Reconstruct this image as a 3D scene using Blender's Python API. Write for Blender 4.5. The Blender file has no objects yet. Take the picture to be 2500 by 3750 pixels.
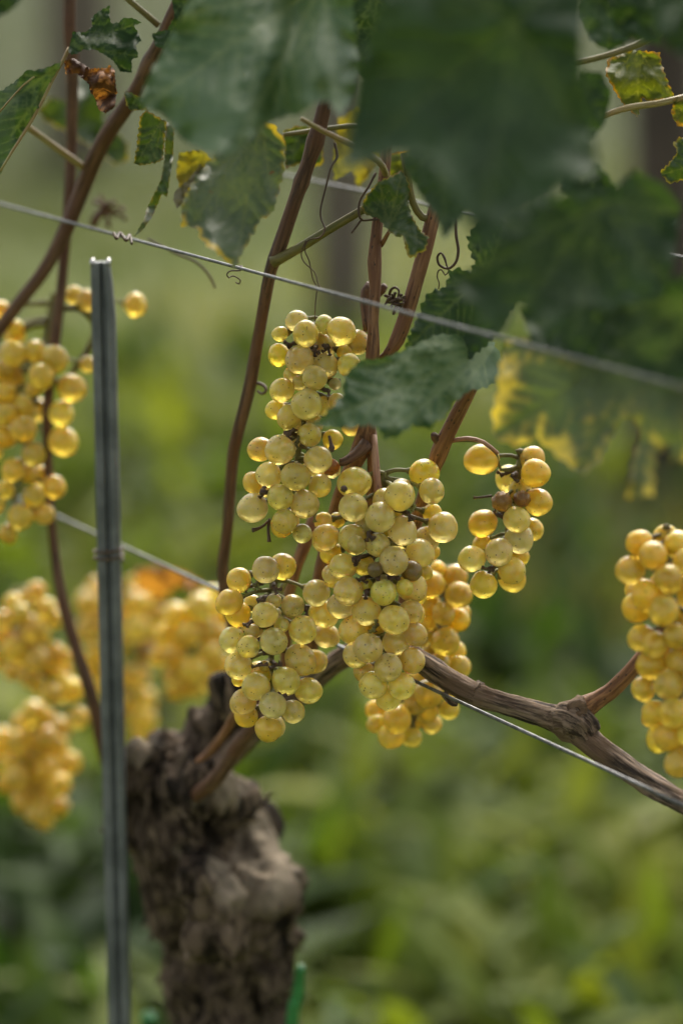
import bpy, math, random
import numpy as np
from mathutils import Vector, Matrix, noise
from mathutils.geometry import delaunay_2d_cdt

random.seed(7); rng = np.random.default_rng(7)
SC = bpy.context.scene
COL = SC.collection
RAD = math.radians

# ------------------------------------------------------------------ camera, sky, sun, exposure
CAM = Vector((0, 0, 1.10)); PITCH = RAD(13.0); LENS = 85.0; FOCUS = 1.165
KPX = 36.0 / 3750 / LENS                       # tangent of one photograph pixel
cam = bpy.data.objects.new('camera', bpy.data.cameras.new('camera'))
COL.objects.link(cam); SC.camera = cam
cam.location = CAM; cam.rotation_euler = (math.pi / 2 - PITCH, 0, 0)
cam.data.lens = LENS; cam.data.sensor_fit = 'VERTICAL'; cam.data.sensor_height = 36; cam.data.sensor_width = 24
cam.data.clip_start = 0.05; cam.data.clip_end = 500
cam.data.dof.use_dof = True; cam.data.dof.focus_distance = FOCUS
cam.data.dof.aperture_fstop = 2.8; cam.data.dof.aperture_blades = 9

SUN_EL, SUN_AZ = 44, 8                        # behind the vines, a little to the right
world = bpy.data.worlds.new('World'); SC.world = world; world.use_nodes = True
wn = world.node_tree.nodes; wl = world.node_tree.links
sky = wn.new('ShaderNodeTexSky'); sky.sky_type = 'NISHITA'; sky.sun_disc = False
sky.sun_elevation = RAD(SUN_EL); sky.sun_rotation = RAD(SUN_AZ); sky.dust_density = 4.0; sky.air_density = 1.2
hs = wn.new('ShaderNodeHueSaturation'); hs.inputs['Saturation'].default_value = 0.22
wl.new(sky.outputs[0], hs.inputs['Color']); wl.new(hs.outputs[0], wn['Background'].inputs[0])
wn['Background'].inputs[1].default_value = 0.115
sun = bpy.data.objects.new('sun', bpy.data.lights.new('sun', 'SUN')); COL.objects.link(sun)
sun.data.energy = 1.5; sun.data.angle = RAD(30); sun.data.color = (1.0, 0.90, 0.74)
_d = Vector((math.sin(RAD(SUN_AZ)) * math.cos(RAD(SUN_EL)), math.cos(RAD(SUN_AZ)) * math.cos(RAD(SUN_EL)), math.sin(RAD(SUN_EL))))
sun.rotation_euler = _d.to_track_quat('Z', 'Y').to_euler()
vs = SC.view_settings; vs.view_transform = 'Standard'; vs.look = 'None'; vs.gamma = 1; vs.use_curve_mapping = False
vs.exposure = 1.40
SC.cycles.use_denoising = True
SC.cycles.max_bounces = 10; SC.cycles.transmission_bounces = 6; SC.cycles.diffuse_bounces = 5
SC.cycles.sample_clamp_indirect = 6

FWD = Vector((0, math.cos(PITCH), -math.sin(PITCH))); UP = Vector((0, math.sin(PITCH), math.cos(PITCH))); RT = Vector((1, 0, 0))
def P(x, y, d):
    """a point of the place: seen at photograph pixel (x, y), d metres deep"""
    x, y, d = float(x), float(y), float(d)
    return CAM + d * (FWD + RT * (KPX * (x - 1250)) + UP * (KPX * (1875 - y)))
def Z(ox, oy, s):
    return lambda x, y: (ox + x / s, oy + y / s)
F1 = lambda x, y: (x * 1.59439, y * 1.59439)   # full view
ZA = Z(750, 1050, 1.7422); ZB = Z(1150, 1600, 1.7422); ZC = Z(750, 1900, 2.7673)
ZF = Z(1450, 1900, 1.4933); ZG = Z(0, 950, 1.8447); ZH = Z(0, 1900, 1.7422); ZT = Z(300, 2500, 1.6505)

# ------------------------------------------------------------------ node helpers
class NT:
    def __init__(s, name):
        s.m = bpy.data.materials.new(name); s.m.use_nodes = True
        s.t = s.m.node_tree; s.n = s.t.nodes; s.l = s.t.links
        s.b = s.n['Principled BSDF']; s.o = s.n['Material Output']
    def put(s, v, sock):
        if hasattr(v, 'is_output'): s.l.new(v, sock)
        elif v is not None: sock.default_value = v if not (isinstance(v, tuple) and len(v) == 3 and sock.type == 'RGBA') else (*v, 1)
    def attr(s, name, out='Fac'):
        a = s.n.new('ShaderNodeAttribute'); a.attribute_name = name; return a.outputs[out]
    def noise(s, vec, scale, detail=4, rough=0.55, out=0):
        a = s.n.new('ShaderNodeTexNoise'); s.put(vec, a.inputs['Vector']); a.inputs['Scale'].default_value = scale
        a.inputs['Detail'].default_value = detail; a.inputs['Roughness'].default_value = rough; return a.outputs[out]
    def math(s, op, a, b=0.5, c=None, clamp=False):
        m = s.n.new('ShaderNodeMath'); m.operation = op; m.use_clamp = clamp
        s.put(a, m.inputs[0]); s.put(b, m.inputs[1])
        if c is not None: s.put(c, m.inputs[2])
        return m.outputs[0]
    def ramp(s, f, lo, hi, a=0.0, b=1.0):
        m = s.n.new('ShaderNodeMapRange'); m.interpolation_type = 'SMOOTHSTEP'; s.put(f, m.inputs[0])
        m.inputs[1].default_value = lo; m.inputs[2].default_value = hi; m.inputs[3].default_value = a; m.inputs[4].default_value = b
        return m.outputs[0]
    def mix(s, f, a, b, mode='MIX'):
        m = s.n.new('ShaderNodeMix'); m.data_type = 'RGBA'; m.blend_type = mode
        s.put(f, m.inputs[0]); s.put(a, m.inputs[6]); s.put(b, m.inputs[7]); return m.outputs[2]
    def cramp(s, f, stops):
        r = s.n.new('ShaderNodeValToRGB'); s.put(f, r.inputs[0]); e = r.color_ramp.elements
        while len(e) < len(stops): e.new(0.5)
        for el, (p, c) in zip(e, stops): el.position = p; el.color = (*c, 1)
        return r.outputs[0]
    def vmul(s, v, k):
        m = s.n.new('ShaderNodeVectorMath'); m.operation = 'MULTIPLY'; s.put(v, m.inputs[0]); m.inputs[1].default_value = k; return m.outputs[0]
    def vadd(s, v, w):
        m = s.n.new('ShaderNodeVectorMath'); m.operation = 'ADD'; s.put(v, m.inputs[0]); s.put(w, m.inputs[1]); return m.outputs[0]
    def bump(s, h, strength, dist):
        b = s.n.new('ShaderNodeBump'); b.inputs['Strength'].default_value = strength; b.inputs['Distance'].default_value = dist
        s.put(h, b.inputs['Height']); s.l.new(b.outputs[0], s.b.inputs['Normal']); return b.outputs[0]
    def objco(s): return s.n.new('ShaderNodeTexCoord').outputs['Object']
    def set(s, **k):
        for a, v in k.items(): s.put(v, s.b.inputs[a.replace('_', ' ')])
        return s.m
    def translucent(s, color, fac, normal=None):
        tr = s.n.new('ShaderNodeBsdfTranslucent'); s.put(color, tr.inputs[0])
        if normal: s.l.new(normal, tr.inputs['Normal'])
        mx = s.n.new('ShaderNodeMixShader'); s.put(fac, mx.inputs[0])
        s.l.new(s.b.outputs[0], mx.inputs[1]); s.l.new(tr.outputs[0], mx.inputs[2]); s.l.new(mx.outputs[0], s.o.inputs[0])

# ------------------------------------------------------------------ materials
def mat_grape():
    t = NT('grape_skin'); oi = t.n.new('ShaderNodeObjectInfo')
    off = t.math('MULTIPLY', oi.outputs['Random'], 57.0)
    co = t.vadd(t.objco(), off)
    big = t.noise(co, 1.3, 3); mid = t.noise(co, 2.6, 5, 0.6)
    base = t.cramp(oi.outputs['Random'], [(0.0, (0.94, 0.79, 0.20)), (0.35, (0.95, 0.76, 0.15)), (0.7, (0.95, 0.74, 0.13)), (1.0, (0.90, 0.79, 0.23))])
    base = t.mix(t.ramp(big, 0.45, 0.68, 0, 0.45), base, (0.70, 0.52, 0.13))
    bloom = t.ramp(mid, 0.46, 0.68, 0, 0.42)
    base = t.mix(bloom, base, (0.88, 0.79, 0.47))
    dust = t.math('MULTIPLY', t.ramp(t.noise(co, 16, 3, 0.7), 0.50, 0.62), t.ramp(t.noise(co, 2.2, 2), 0.44, 0.60, 0, 0.6))
    base = t.mix(dust, base, (0.93, 0.87, 0.62))
    base = t.mix(1.0, base, oi.outputs['Color'], 'MULTIPLY')
    vo = t.n.new('ShaderNodeTexVoronoi'); t.put(co, vo.inputs['Vector']); vo.inputs['Scale'].default_value = 4.2
    sel = t.n.new('ShaderNodeSeparateColor'); t.l.new(vo.outputs['Color'], sel.inputs[0])
    size = t.math('MULTIPLY', t.ramp(sel.outputs[0], 0.38, 1.0, 0.0, 0.26), t.ramp(t.noise(co, 1.1, 2), 0.36, 0.60, 0.35, 1.0))
    dot = t.math('LESS_THAN', vo.outputs['Distance'], size)
    vo2 = t.n.new('ShaderNodeTexVoronoi'); t.put(co, vo2.inputs['Vector']); vo2.inputs['Scale'].default_value = 12
    dot2 = t.math('LESS_THAN', vo2.outputs['Distance'], 0.07)
    patch = t.ramp(t.noise(co, 1.6, 2), 0.62, 0.72)
    speck = t.math('MAXIMUM', t.math('MULTIPLY', dot, 0.9), t.math('MULTIPLY', t.math('MULTIPLY', dot2, patch), 0.5))
    russ = t.ramp(t.noise(t.vmul(co, (1, 1, 3.0)), 2.4, 4, 0.6), 0.66, 0.82, 0, 0.35)
    base = t.mix(russ, base, (0.38, 0.24, 0.09))
    sep = t.n.new('ShaderNodeSeparateXYZ'); t.l.new(t.objco(), sep.inputs[0])
    rad = t.math('SQRT', t.math('ADD', t.math('MULTIPLY', sep.outputs['X'], sep.outputs['X']), t.math('MULTIPLY', sep.outputs['Y'], sep.outputs['Y'])))
    scar = t.math('MULTIPLY', t.ramp(rad, 0.055, 0.035), t.math('LESS_THAN', sep.outputs['Z'], 0.0))
    dark = t.math('MAXIMUM', speck, t.math('MULTIPLY', scar, 0.9))
    base = t.mix(dark, base, (0.07, 0.04, 0.02))
    rough = t.math('ADD', t.ramp(mid, 0.42, 0.60, 0.30, 0.5), t.math('MULTIPLY', speck, 0.3))
    t.bump(t.math('ADD', t.noise(co, 9, 4), t.math('MULTIPLY', big, 1.5)), 0.12, 0.0008)
    t.set(Base_Color=base, Roughness=rough, Specular_IOR_Level=0.55, Subsurface_Weight=1.0,
          Subsurface_Radius=(1.0, 0.72, 0.14), Subsurface_Scale=0.007,
          Transmission_Weight=t.ramp(mid, 0.38, 0.62, 0.68, 0.42), IOR=1.36,
          Coat_Weight=t.ramp(mid, 0.40, 0.60, 0.6, 0.05), Coat_Roughness=0.13, Coat_IOR=1.4)
    t.b.subsurface_method = 'RANDOM_WALK'
    return t.m

def mat_wood(name, dark, light, red=None, stripe=60, bumpd=0.0012, rough=0.75, speck=0.0):
    t = NT(name); tc = t.attr('tc', 'Vector')
    st = t.vmul(tc, (1, 1, 0.07))
    a = t.noise(st, stripe * 14, 6, 0.7); b = t.noise(tc, 28, 4)
    c = t.mix(t.ramp(a, 0.40, 0.60), dark, light)
    if red: c = t.mix(t.ramp(b, 0.42, 0.62, 0, 0.75), c, red)
    if speck:
        v = t.n.new('ShaderNodeTexVoronoi'); t.put(t.vmul(tc, (1, 1, 0.5)), v.inputs['Vector']); v.inputs['Scale'].default_value = 420
        c = t.mix(t.math('MULTIPLY', t.math('LESS_THAN', v.outputs['Distance'], 0.17), speck), c, (0.02, 0.012, 0.008))
    t.bump(a, 0.8, bumpd)
    return t.set(Base_Color=c, Roughness=rough, Specular_IOR_Level=0.35)

def mat_trunk():
    t = NT('old_bark'); co = t.objco()
    st = t.vmul(co, (1, 1, 0.22))
    a = t.noise(st, 75, 8, 0.7); b = t.noise(co, 22, 5)
    c = t.mix(t.ramp(a, 0.42, 0.60), (0.010, 0.007, 0.004), (0.105, 0.075, 0.05))
    c = t.mix(t.math('MULTIPLY', t.ramp(b, 0.5, 0.66, 0, 0.7), t.ramp(a, .40, .55)), c, (0.17, 0.125, 0.085))
    c = t.mix(t.math('MULTIPLY', t.attr('pale'), t.ramp(a, 0.25, 0.6, 0.35, 0.95)), c, (0.27, 0.22, 0.155))
    t.bump(t.math('ADD', a, b), 0.9, 0.004)
    return t.set(Base_Color=c, Roughness=0.9, Specular_IOR_Level=0.2)

def mat_leaf(name, base=(0.055, 0.105, 0.03), alt=(0.085, 0.14, 0.04), vein=(0.17, 0.22, 0.08), edge=(0.55, 0.40, 0.05),
             edge_w=0.0, edge_amt=0.0, spot=0.05, trans=0.28, rough=0.42, blotch=None, blotch_amt=0.0, spec=0.5):
    t = NT(name); co = t.objco()
    n1 = t.noise(co, 35, 4); n2 = t.noise(co, 140, 4, 0.6)
    vd = t.attr('vein'); ed = t.attr('edge')
    c = t.mix(t.ramp(n1, 0.35, 0.65), base, alt)
    c = t.mix(t.ramp(vd, 0.12, 0.02, 0, 0.6), c, vein)
    if edge_amt:
        e = t.math('SUBTRACT', ed, t.math('MULTIPLY', t.math('SUBTRACT', t.noise(co, 55, 5, 0.65), 0.5), 3.0 * edge_w))
        iv = t.math('MULTIPLY', t.ramp(e, edge_w, edge_w * 0.2), t.ramp(vd, 0.02, 0.40))
        c = t.mix(t.math('MULTIPLY', iv, edge_amt), c, edge)
        c = t.mix(t.math('MULTIPLY', t.ramp(ed, 0.05, 0.0), t.ramp(n2, 0.5, 0.6, 0, 0.8)), c, (0.16, 0.07, 0.025))
    if blotch:
        c = t.mix(t.math('MULTIPLY', t.ramp(t.noise(co, 60, 5, 0.65), 0.46, 0.60), blotch_amt), c, blotch)
    if spot:
        c = t.mix(t.ramp(t.noise(co, 95, 3), 0.72 - spot, 0.76 - spot, 0, 0.85), c, (0.13, 0.055, 0.02))
    h = t.math('ADD', t.math('MULTIPLY', t.ramp(vd, 0, 0.35), 1.0), t.math('MULTIPLY', n2, 0.6))
    nb = t.bump(h, 0.35, 0.001)
    t.set(Base_Color=c, Roughness=t.math('ADD', rough - 0.08, t.math('MULTIPLY', n2, 0.16)), Specular_IOR_Level=spec)
    tcol = t.mix(1.0, c, (1.5, 1.42, 0.45), 'MULTIPLY')
    t.translucent(tcol, trans)
    return t.m

def mat_simple(name, c1, c2, scale=40, rough=0.6, metal=0.0, bumpd=0.0006, spec=0.5):
    t = NT(name); co = t.objco(); n = t.noise(co, scale, 5, 0.6)
    t.bump(n, 0.5, bumpd)
    return t.set(Base_Color=t.mix(t.ramp(n, 0.35, 0.65), c1, c2), Roughness=rough, Metallic=metal, Specular_IOR_Level=spec)

def mat_herb(name, stops, trans=0.35, rough=0.45):
    t = NT(name); r = t.attr('rnd')
    c = t.cramp(r, stops)
    t.set(Base_Color=c, Roughness=rough, Specular_IOR_Level=0.2)
    t.translucent(t.mix(1.0, c, (1.5, 1.5, 0.6), 'MULTIPLY'), trans); return t.m

def mat_ground():
    t = NT('meadow_soil'); co = t.objco()
    a = t.noise(co, 0.9, 5, 0.6); b = t.noise(co, 7, 5, 0.65)
    c = t.mix(t.ramp(a, 0.38, 0.62), (0.064, 0.087, 0.019), (0.116, 0.132, 0.043))
    sp = t.n.new('ShaderNodeSeparateXYZ'); t.l.new(co, sp.inputs[0])
    c = t.mix(t.ramp(t.math('ADD', sp.outputs['Y'], t.math('MULTIPLY', a, 3)), 9, 14, 0, 0.95), c, (0.034, 0.046, 0.015))   # far ground coloured darker: painted dimming of the overbright slope
    c = t.mix(t.ramp(b, 0.5, 0.7, 0, 0.6), c, (0.13, 0.11, 0.05))
    t.bump(b, 1, 0.02)
    return t.set(Base_Color=c, Roughness=0.95, Specular_IOR_Level=0.1)

M_GRAPE = mat_grape()
M_STEM = mat_wood('bunch_stem', (0.10, 0.085, 0.02), (0.24, 0.24, 0.06), (0.06, 0.035, 0.015), 90, 0.0004, 0.6, 0.6)
M_SHOOT = mat_wood('ripe_shoot_bark', (0.10, 0.042, 0.018), (0.30, 0.15, 0.065), (0.17, 0.07, 0.028), 40, 0.001, 0.5, 0.8)
M_DARKSHOOT = mat_wood('dark_shoot_bark', (0.05, 0.024, 0.012), (0.15, 0.08, 0.042), (0.10, 0.042, 0.02), 40, 0.0007, 0.6, 0.6)
M_GREENSHOOT = mat_wood('green_shoot_bark', (0.10, 0.085, 0.025), (0.19, 0.15, 0.05), (0.12, 0.12, 0.03), 55, 0.0004, 0.5, 0.4)
M_PINK = mat_wood('pink_peduncle', (0.25, 0.12, 0.07), (0.42, 0.24, 0.14), (0.30, 0.14, 0.09), 55, 0.0004, 0.5, 0.5)
M_CANE = mat_wood('old_cane_bark', (0.02, 0.013, 0.009), (0.25, 0.18, 0.125), (0.13, 0.08, 0.045), 32, 0.0024, 0.85)
M_TENDRIL = mat_wood('dry_tendril', (0.05, 0.028, 0.016), (0.10, 0.06, 0.03), None, 90, 0.0002, 0.6)
M_PETIOLE = mat_wood('pale_petiole', (0.20, 0.15, 0.05), (0.34, 0.29, 0.12), (0.24, 0.14, 0.05), 70, 0.0003, 0.45)
M_TRUNK = mat_trunk()
M_BARK = mat_simple('peeling_bark', (0.022, 0.014, 0.009), (0.16, 0.118, 0.08), 120, 0.9, 0, 0.001, 0.2)
M_WIRE = mat_simple('galvanised_wire', (0.09, 0.093, 0.095), (0.17, 0.173, 0.175), 300, 0.42, 0.6, 0.0002)
M_POST = mat_simple('weathered_zinc', (0.08, 0.09, 0.094), (0.14, 0.152, 0.158), 60, 0.5, 0.3, 0.0004)
M_GLINT = mat_simple('bright_zinc', (0.26, 0.26, 0.25), (0.36, 0.36, 0.35), 200, 0.25, 0.6, 0.0002)
M_PLASTIC = mat_simple('green_plastic', (0.015, 0.12, 0.03), (0.03, 0.19, 0.055), 60, 0.35, 0, 0.0003)
M_TIMBER = mat_simple('grey_timber', (0.085, 0.068, 0.048), (0.14, 0.115, 0.083), 14, 0.9, 0, 0.004)
M_DARKTIMBER = mat_simple('dark_timber', (0.035, 0.026, 0.018), (0.075, 0.055, 0.038), 14, 0.9, 0, 0.004)

# ------------------------------------------------------------------ object helpers
def link(o, parent=None):
    COL.objects.link(o)
    if parent: o.parent = parent
    return o
def tag(o, label=None, cat=None, group=None, kind=None):
    for k, v in (('label', label), ('category', cat), ('group', group), ('kind', kind)):
        if v: o[k] = v
    return o
def empty(name, loc):
    o = bpy.data.objects.new(name, None); o.location = loc; o.empty_display_size = 0.02; return link(o)
def mesh_obj(name, verts, faces, mat, parent=None, attrs=None, smooth=True):
    """world-space vertices; the object's origin is its parent's"""
    me = bpy.data.meshes.new(name)
    off = parent.location if parent else Vector((0, 0, 0))
    if parent and parent.parent: off = parent.parent.location
    V = np.asarray([tuple(v) for v in verts] if not isinstance(verts, np.ndarray) else verts, dtype=np.float64) - np.array(off)
    me.from_pydata(V.tolist(), [], faces if isinstance(faces, list) else faces.tolist())
    for k, a in (attrs or {}).items():
        a = np.asarray(a, dtype=np.float32)
        if a.ndim == 1: me.attributes.new(k, 'FLOAT', 'POINT').data.foreach_set('value', a)
        else: me.attributes.new(k, 'FLOAT_VECTOR', 'POINT').data.foreach_set('vector', a.ravel())
    if smooth: me.polygons.foreach_set('use_smooth', [True] * len(me.polygons))
    me.materials.append(mat); me.update()
    return link(bpy.data.objects.new(name, me), parent)

def catmull(pts, step):
    """pts: list of (Vector, radius); returns a finely sampled path"""
    out = []
    n = len(pts)
    for i in range(n - 1):
        p0 = pts[max(i - 1, 0)]; p1 = pts[i]; p2 = pts[i + 1]; p3 = pts[min(i + 2, n - 1)]
        k = max(2, int((p2[0] - p1[0]).length / step))
        for j in range(k):
            t = j / k; t2 = t * t; t3 = t2 * t
            v = 0.5 * ((2 * p1[0]) + (p2[0] - p0[0]) * t + (2 * p0[0] - 5 * p1[0] + 4 * p2[0] - p3[0]) * t2 + (3 * p1[0] - p0[0] - 3 * p2[0] + p3[0]) * t3)
            out.append((v, p1[1] + (p2[1] - p1[1]) * (t2 * (3 - 2 * t))))
    out.append(pts[-1]); return out

class Tubes:
    def __init__(s): s.v = []; s.f = []; s.tc = []
    def add(s, pts, n=10, step=0.006, rough=0.0, freq=120.0, lenfreq=0.15, knots=()):
        path = catmull(pts, step) if len(pts) > 2 or step < 0.05 else pts
        b0 = len(s.v); L = 0.0; up = None; seed = random.random() * 50
        for i, (p, r) in enumerate(path):
            if i: L += (p - path[i - 1][0]).length
            tg = (path[min(i + 1, len(path) - 1)][0] - path[max(i - 1, 0)][0]).normalized()
            if up is None: up = tg.orthogonal().normalized()
            up = (up - tg * up.dot(tg)).normalized(); sd = tg.cross(up)
            for kp, kr, kw in knots: r = r * (1 + kr * math.exp(-((L - kp) / kw) ** 2))
            for k in range(n):
                a = 2 * math.pi * k / n; ca, sa = math.cos(a), math.sin(a)
                rr = r
                if rough:
                    rr *= 1 + rough * (noise.noise(Vector((ca * r * freq, sa * r * freq, L * freq * lenfreq + seed))) + 0.6 * noise.noise(Vector((ca * r * freq * 3, sa * r * freq * 3, L * freq * lenfreq * 2 + seed))))
                s.v.append(p + (up * ca + sd * sa) * rr); s.tc.append((r * ca, r * sa, L + seed))
            if i:
                q = b0 + (i - 1) * n
                for k in range(n):
                    s.f.append([q + k, q + (k + 1) % n, q + n + (k + 1) % n, q + n + k])
        for ring, rev in ((b0, True), (b0 + (len(path) - 1) * n, False)):
            f = list(range(ring, ring + n)); s.f.append(f[::-1] if rev else f)
        return s
    def build(s, name, mat, parent=None):
        return mesh_obj(name, s.v, s.f, mat, parent, {'tc': np.array(s.tc)})
def trace(pts, conv, rpx=None):
    """pts: (x, y, r, d) in a view's own pixels -> list of (world point, world radius)"""
    out = []
    for x, y, r, d in pts:
        X, Y = conv(x, y); s = conv(1, 0)[0] - conv(0, 0)[0]
        out.append((P(X, Y, d), r * s * KPX * d))
    return out
SRC = lambda x, y: (x, y)

# ------------------------------------------------------------------ the ground and what grows on it
def gz(x, y):
    s = max(0.0, y - 9.0)
    return 0.16 * s * s / (s + 4.0) + 0.03 * noise.noise(Vector((x * 0.6, y * 0.6, 3.1)))
def ground():
    xs = np.concatenate([np.linspace(-60, -6, 19), np.linspace(-5, 5, 41), np.linspace(6, 60, 19)])
    ys = np.concatenate([np.linspace(-25, -1, 9), np.linspace(0, 12, 49), np.linspace(13, 120, 40)])
    v = [(x, y, gz(x, y)) for y in ys for x in xs]; n = len(xs)
    f = [[j * n + i, j * n + i + 1, (j + 1) * n + i + 1, (j + 1) * n + i] for j in range(len(ys) - 1) for i in range(n - 1)]
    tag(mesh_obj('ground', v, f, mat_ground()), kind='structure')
ground()

def blades(name, n, ylo, yhi, hlo, hhi, wlo, whi, seg, mat, label, cat, spread=0.32, droop=0.5, tuft=1, hue=None):
    V = []; Fc = []; R = []
    i = 0
    while i < n:
        u = random.random(); y = ylo * (yhi / ylo) ** u
        x = random.uniform(-1, 1) * (spread * y + 0.35)
        base_r = hue(x, y) if hue else random.random()
        if base_r is None: i += 1; continue
        for k in range(tuft):
            i += 1
            bx, by = x + random.gauss(0, 0.03) * (tuft > 1), y + random.gauss(0, 0.03) * (tuft > 1)
            h = random.uniform(hlo, hhi); w = random.uniform(wlo, whi) * 0.5
            a = random.uniform(0, 2 * math.pi); dx, dy = math.cos(a), math.sin(a)
            lean = random.uniform(0.25, 1.0) * droop; z0 = gz(bx, by) - 0.005
            r = min(1, max(0, base_r + random.gauss(0, 0.13)))
            b = len(V)
            for s in range(seg + 1):
                t = s / seg; out = h * lean * t * t * 1.1; zz = h * (t - 0.45 * lean * t * t * t)
                ww = w * (math.sin(math.pi * min(1, 0.12 + 0.9 * t)) if whi > 0.02 else (1 - t * 0.92))
                cx, cy = bx + dx * out, by + dy * out
                V.append((cx - dy * ww, cy + dx * ww, z0 + zz + ww * 0.35)); V.append((cx, cy, z0 + zz)); V.append((cx + dy * ww, cy - dx * ww, z0 + zz + ww * 0.35))
                R += [r, r, r]
                if s:
                    q = b + 3 * (s - 1)
                    Fc.append([q, q + 1, q + 4, q + 3]); Fc.append([q + 1, q + 2, q + 5, q + 4])
    o = mesh_obj(name, np.array(V), Fc, mat, None, {'rnd': R})
    return tag(o, label, cat, kind='stuff')
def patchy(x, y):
    return 0.5 - 0.45 * min(1, max(0, (y - 8) / 6)) + 0.65 * noise.noise(Vector((x * 1.1 + 4, y * 0.55, 0.3))) + random.gauss(0, 0.08)  # far blades shifted to darker hues, the same dimming painted into their colour
M_GRASS = mat_herb('grass_blade', [(0.0, (0.041, 0.062, 0.012)), (0.35, (0.094, 0.117, 0.024)), (0.65, (0.162, 0.167, 0.046)), (1.0, (0.264, 0.243, 0.101))])
M_WEED = mat_herb('weed_leaf', [(0.0, (0.017, 0.039, 0.007)), (0.3, (0.048, 0.086, 0.012)), (0.6, (0.105, 0.142, 0.018)), (0.85, (0.221, 0.248, 0.024)), (1.0, (0.221, 0.233, 0.075))], 0.4, 0.62)
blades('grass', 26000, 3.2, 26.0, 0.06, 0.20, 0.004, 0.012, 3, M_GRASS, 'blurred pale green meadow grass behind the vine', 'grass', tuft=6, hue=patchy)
blades('weeds', 5200, 1.75, 6.5, 0.12, 0.30, 0.025, 0.07, 5, M_WEED, 'blurred broad leafy green weeds covering the ground', 'weeds', tuft=5, droop=0.9,
       hue=lambda x, y: 0.46 + 0.6 * noise.noise(Vector((x * 2.0, y * 1.6, 7.7))))

# ------------------------------------------------------------------ trellis: post, wires, far posts
def trellis_post():
    base = P(398, 2000, 1.285); root = empty('trellis_post', (base.x, base.y, 0.0))
    ztop = P(388, 948, 1.262).z
    prof = [(-.0062, .004), (-.0062, -.0035), (-.0045, -.005), (-.0012, -.005), (-.0002, -.002), (.0012, -.002), (.0022, -.005), (.0052, -.005), (.0068, -.0035), (.0068, .004), (.0052, .0025), (-.0046, .0025)]
    prof = [(x * 0.93, y) for x, y in prof]
    levels = [0.0, 0.3, ztop - 0.030, ztop - 0.012, ztop]
    v = []; f = []; n = len(prof)
    for k, z in enumerate(levels):
        for x, y in prof:
            cut = {3: 0.45, 4: 1.0}.get(k, 0)
            if x > 0: x = x * (1 - 0.42 * cut)
            v.append((base.x + x, base.y + y, z))
        if k:
            q = (k - 1) * n
            f += [[q + i, q + (i + 1) % n, q + n + (i + 1) % n, q + n + i] for i in range(n)]
    f.append(list(range((len(levels) - 1) * n, len(levels) * n)))
    mesh_obj('profile', v, f, M_POST, root, smooth=False)
    for sx in (-0.0048, 0.0034):                                   # the two rolled lugs of the cut top
        t = Tubes()
        t.add([(Vector((base.x + sx, base.y - 0.005, ztop - .001)), .0011), (Vector((base.x + sx, base.y - 0.001, ztop + .0008)), .0014), (Vector((base.x + sx, base.y + .003, ztop)), .0011)], 10, 0.001)
        t.build('lug', M_GLINT, root)
    t = Tubes()                                                    # tie wire round the post at the fruiting wire
    zt = P(398, 2055, 1.287).z
    t.add([(Vector((base.x + .0078 * math.cos(a), base.y + .0075 * math.sin(a), zt + .0006 * a)), .0007) for a in np.linspace(0, 4 * math.pi, 26)], 6, 0.002)
    t.build('tie_wire', M_TENDRIL, root)
    return tag(root, 'slim grey metal trellis post with a cut top beside the trunk', 'post')
trellis_post()

def wire(name, x0, y0, d0, x1, y1, d1, r, label, ext=0.35, coil=None):
    a = P(x0, y0, d0); b = P(x1, y1, d1); dr = (b - a)
    t = Tubes(); t.add([(a - dr * ext, r), (a, r), (b, r), (b + dr * ext, r)], 10, 0.08)
    o = t.build(name, M_WIRE); return tag(o, label, 'wire', 'trellis wires')
def line(x0, inv0, slope, x): return 1.0 / (inv0 + slope * (x - x0))
SL = 0.000130; SLO = 0.000090
wire('trellis_wire', 0, 746, line(800, .857, SL, 0), 2500, 1418, line(800, .857, SL, 2500), 0.00078, 'upper grey wire running past the top of the metal post across the canopy')
wire('trellis_wire', 218, 1893, line(1700, .857, SLO, 218), 2240, 2828, line(1700, .857, SLO, 2240), 0.0009, 'lower shiny wire under the brown horizontal cane')
wire('trellis_wire', 1040, 640, 1.36, 2490, 941, 1.12, 0.0008, 'thin dark wire behind the upper shoots in front of the grey timber post', 0.12)

def far_post(x, ypx, r, h, mat, label, lean=0.0):
    ang = PITCH + math.atan((ypx - 1875) * KPX); Y = CAM.z / math.tan(ang)
    d = Y * math.cos(PITCH) + CAM.z * math.sin(PITCH); X = (x - 1250) * KPX * d
    z0 = gz(X, Y) - 0.05; t = Tubes()
    t.add([(Vector((X, Y, z0)), r * 1.03), (Vector((X + lean * h * .5, Y, z0 + h * .5)), r), (Vector((X + lean * h, Y, z0 + h)), r * .96), (Vector((X + lean * h, Y, z0 + h + r * .5)), r * .45)], 16, 0.12, 0.05, 8)
    return tag(t.build('timber_post', mat), label, 'post', 'timber posts of the next rows')
far_post(1255, 1230, 0.085, 2.0, M_TIMBER, 'blurred grey timber post behind the upper shoots')
far_post(2440, 1900, 0.068, 1.9, M_DARKTIMBER, 'blurred dark brown timber post at the right edge of the photo', -0.03)
far_post(300, 700, 0.16, 2.6, M_TIMBER, 'blurred far timber post in the top left of the photo')

# ------------------------------------------------------------------ the vine
VB = P(820, 3600, 1.40)
vine = empty('grapevine', (VB.x, VB.y, 0.0))
tag(vine, 'old gnarled grapevine with thick trunk, brown shoots and green leaves', 'grapevine')

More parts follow.
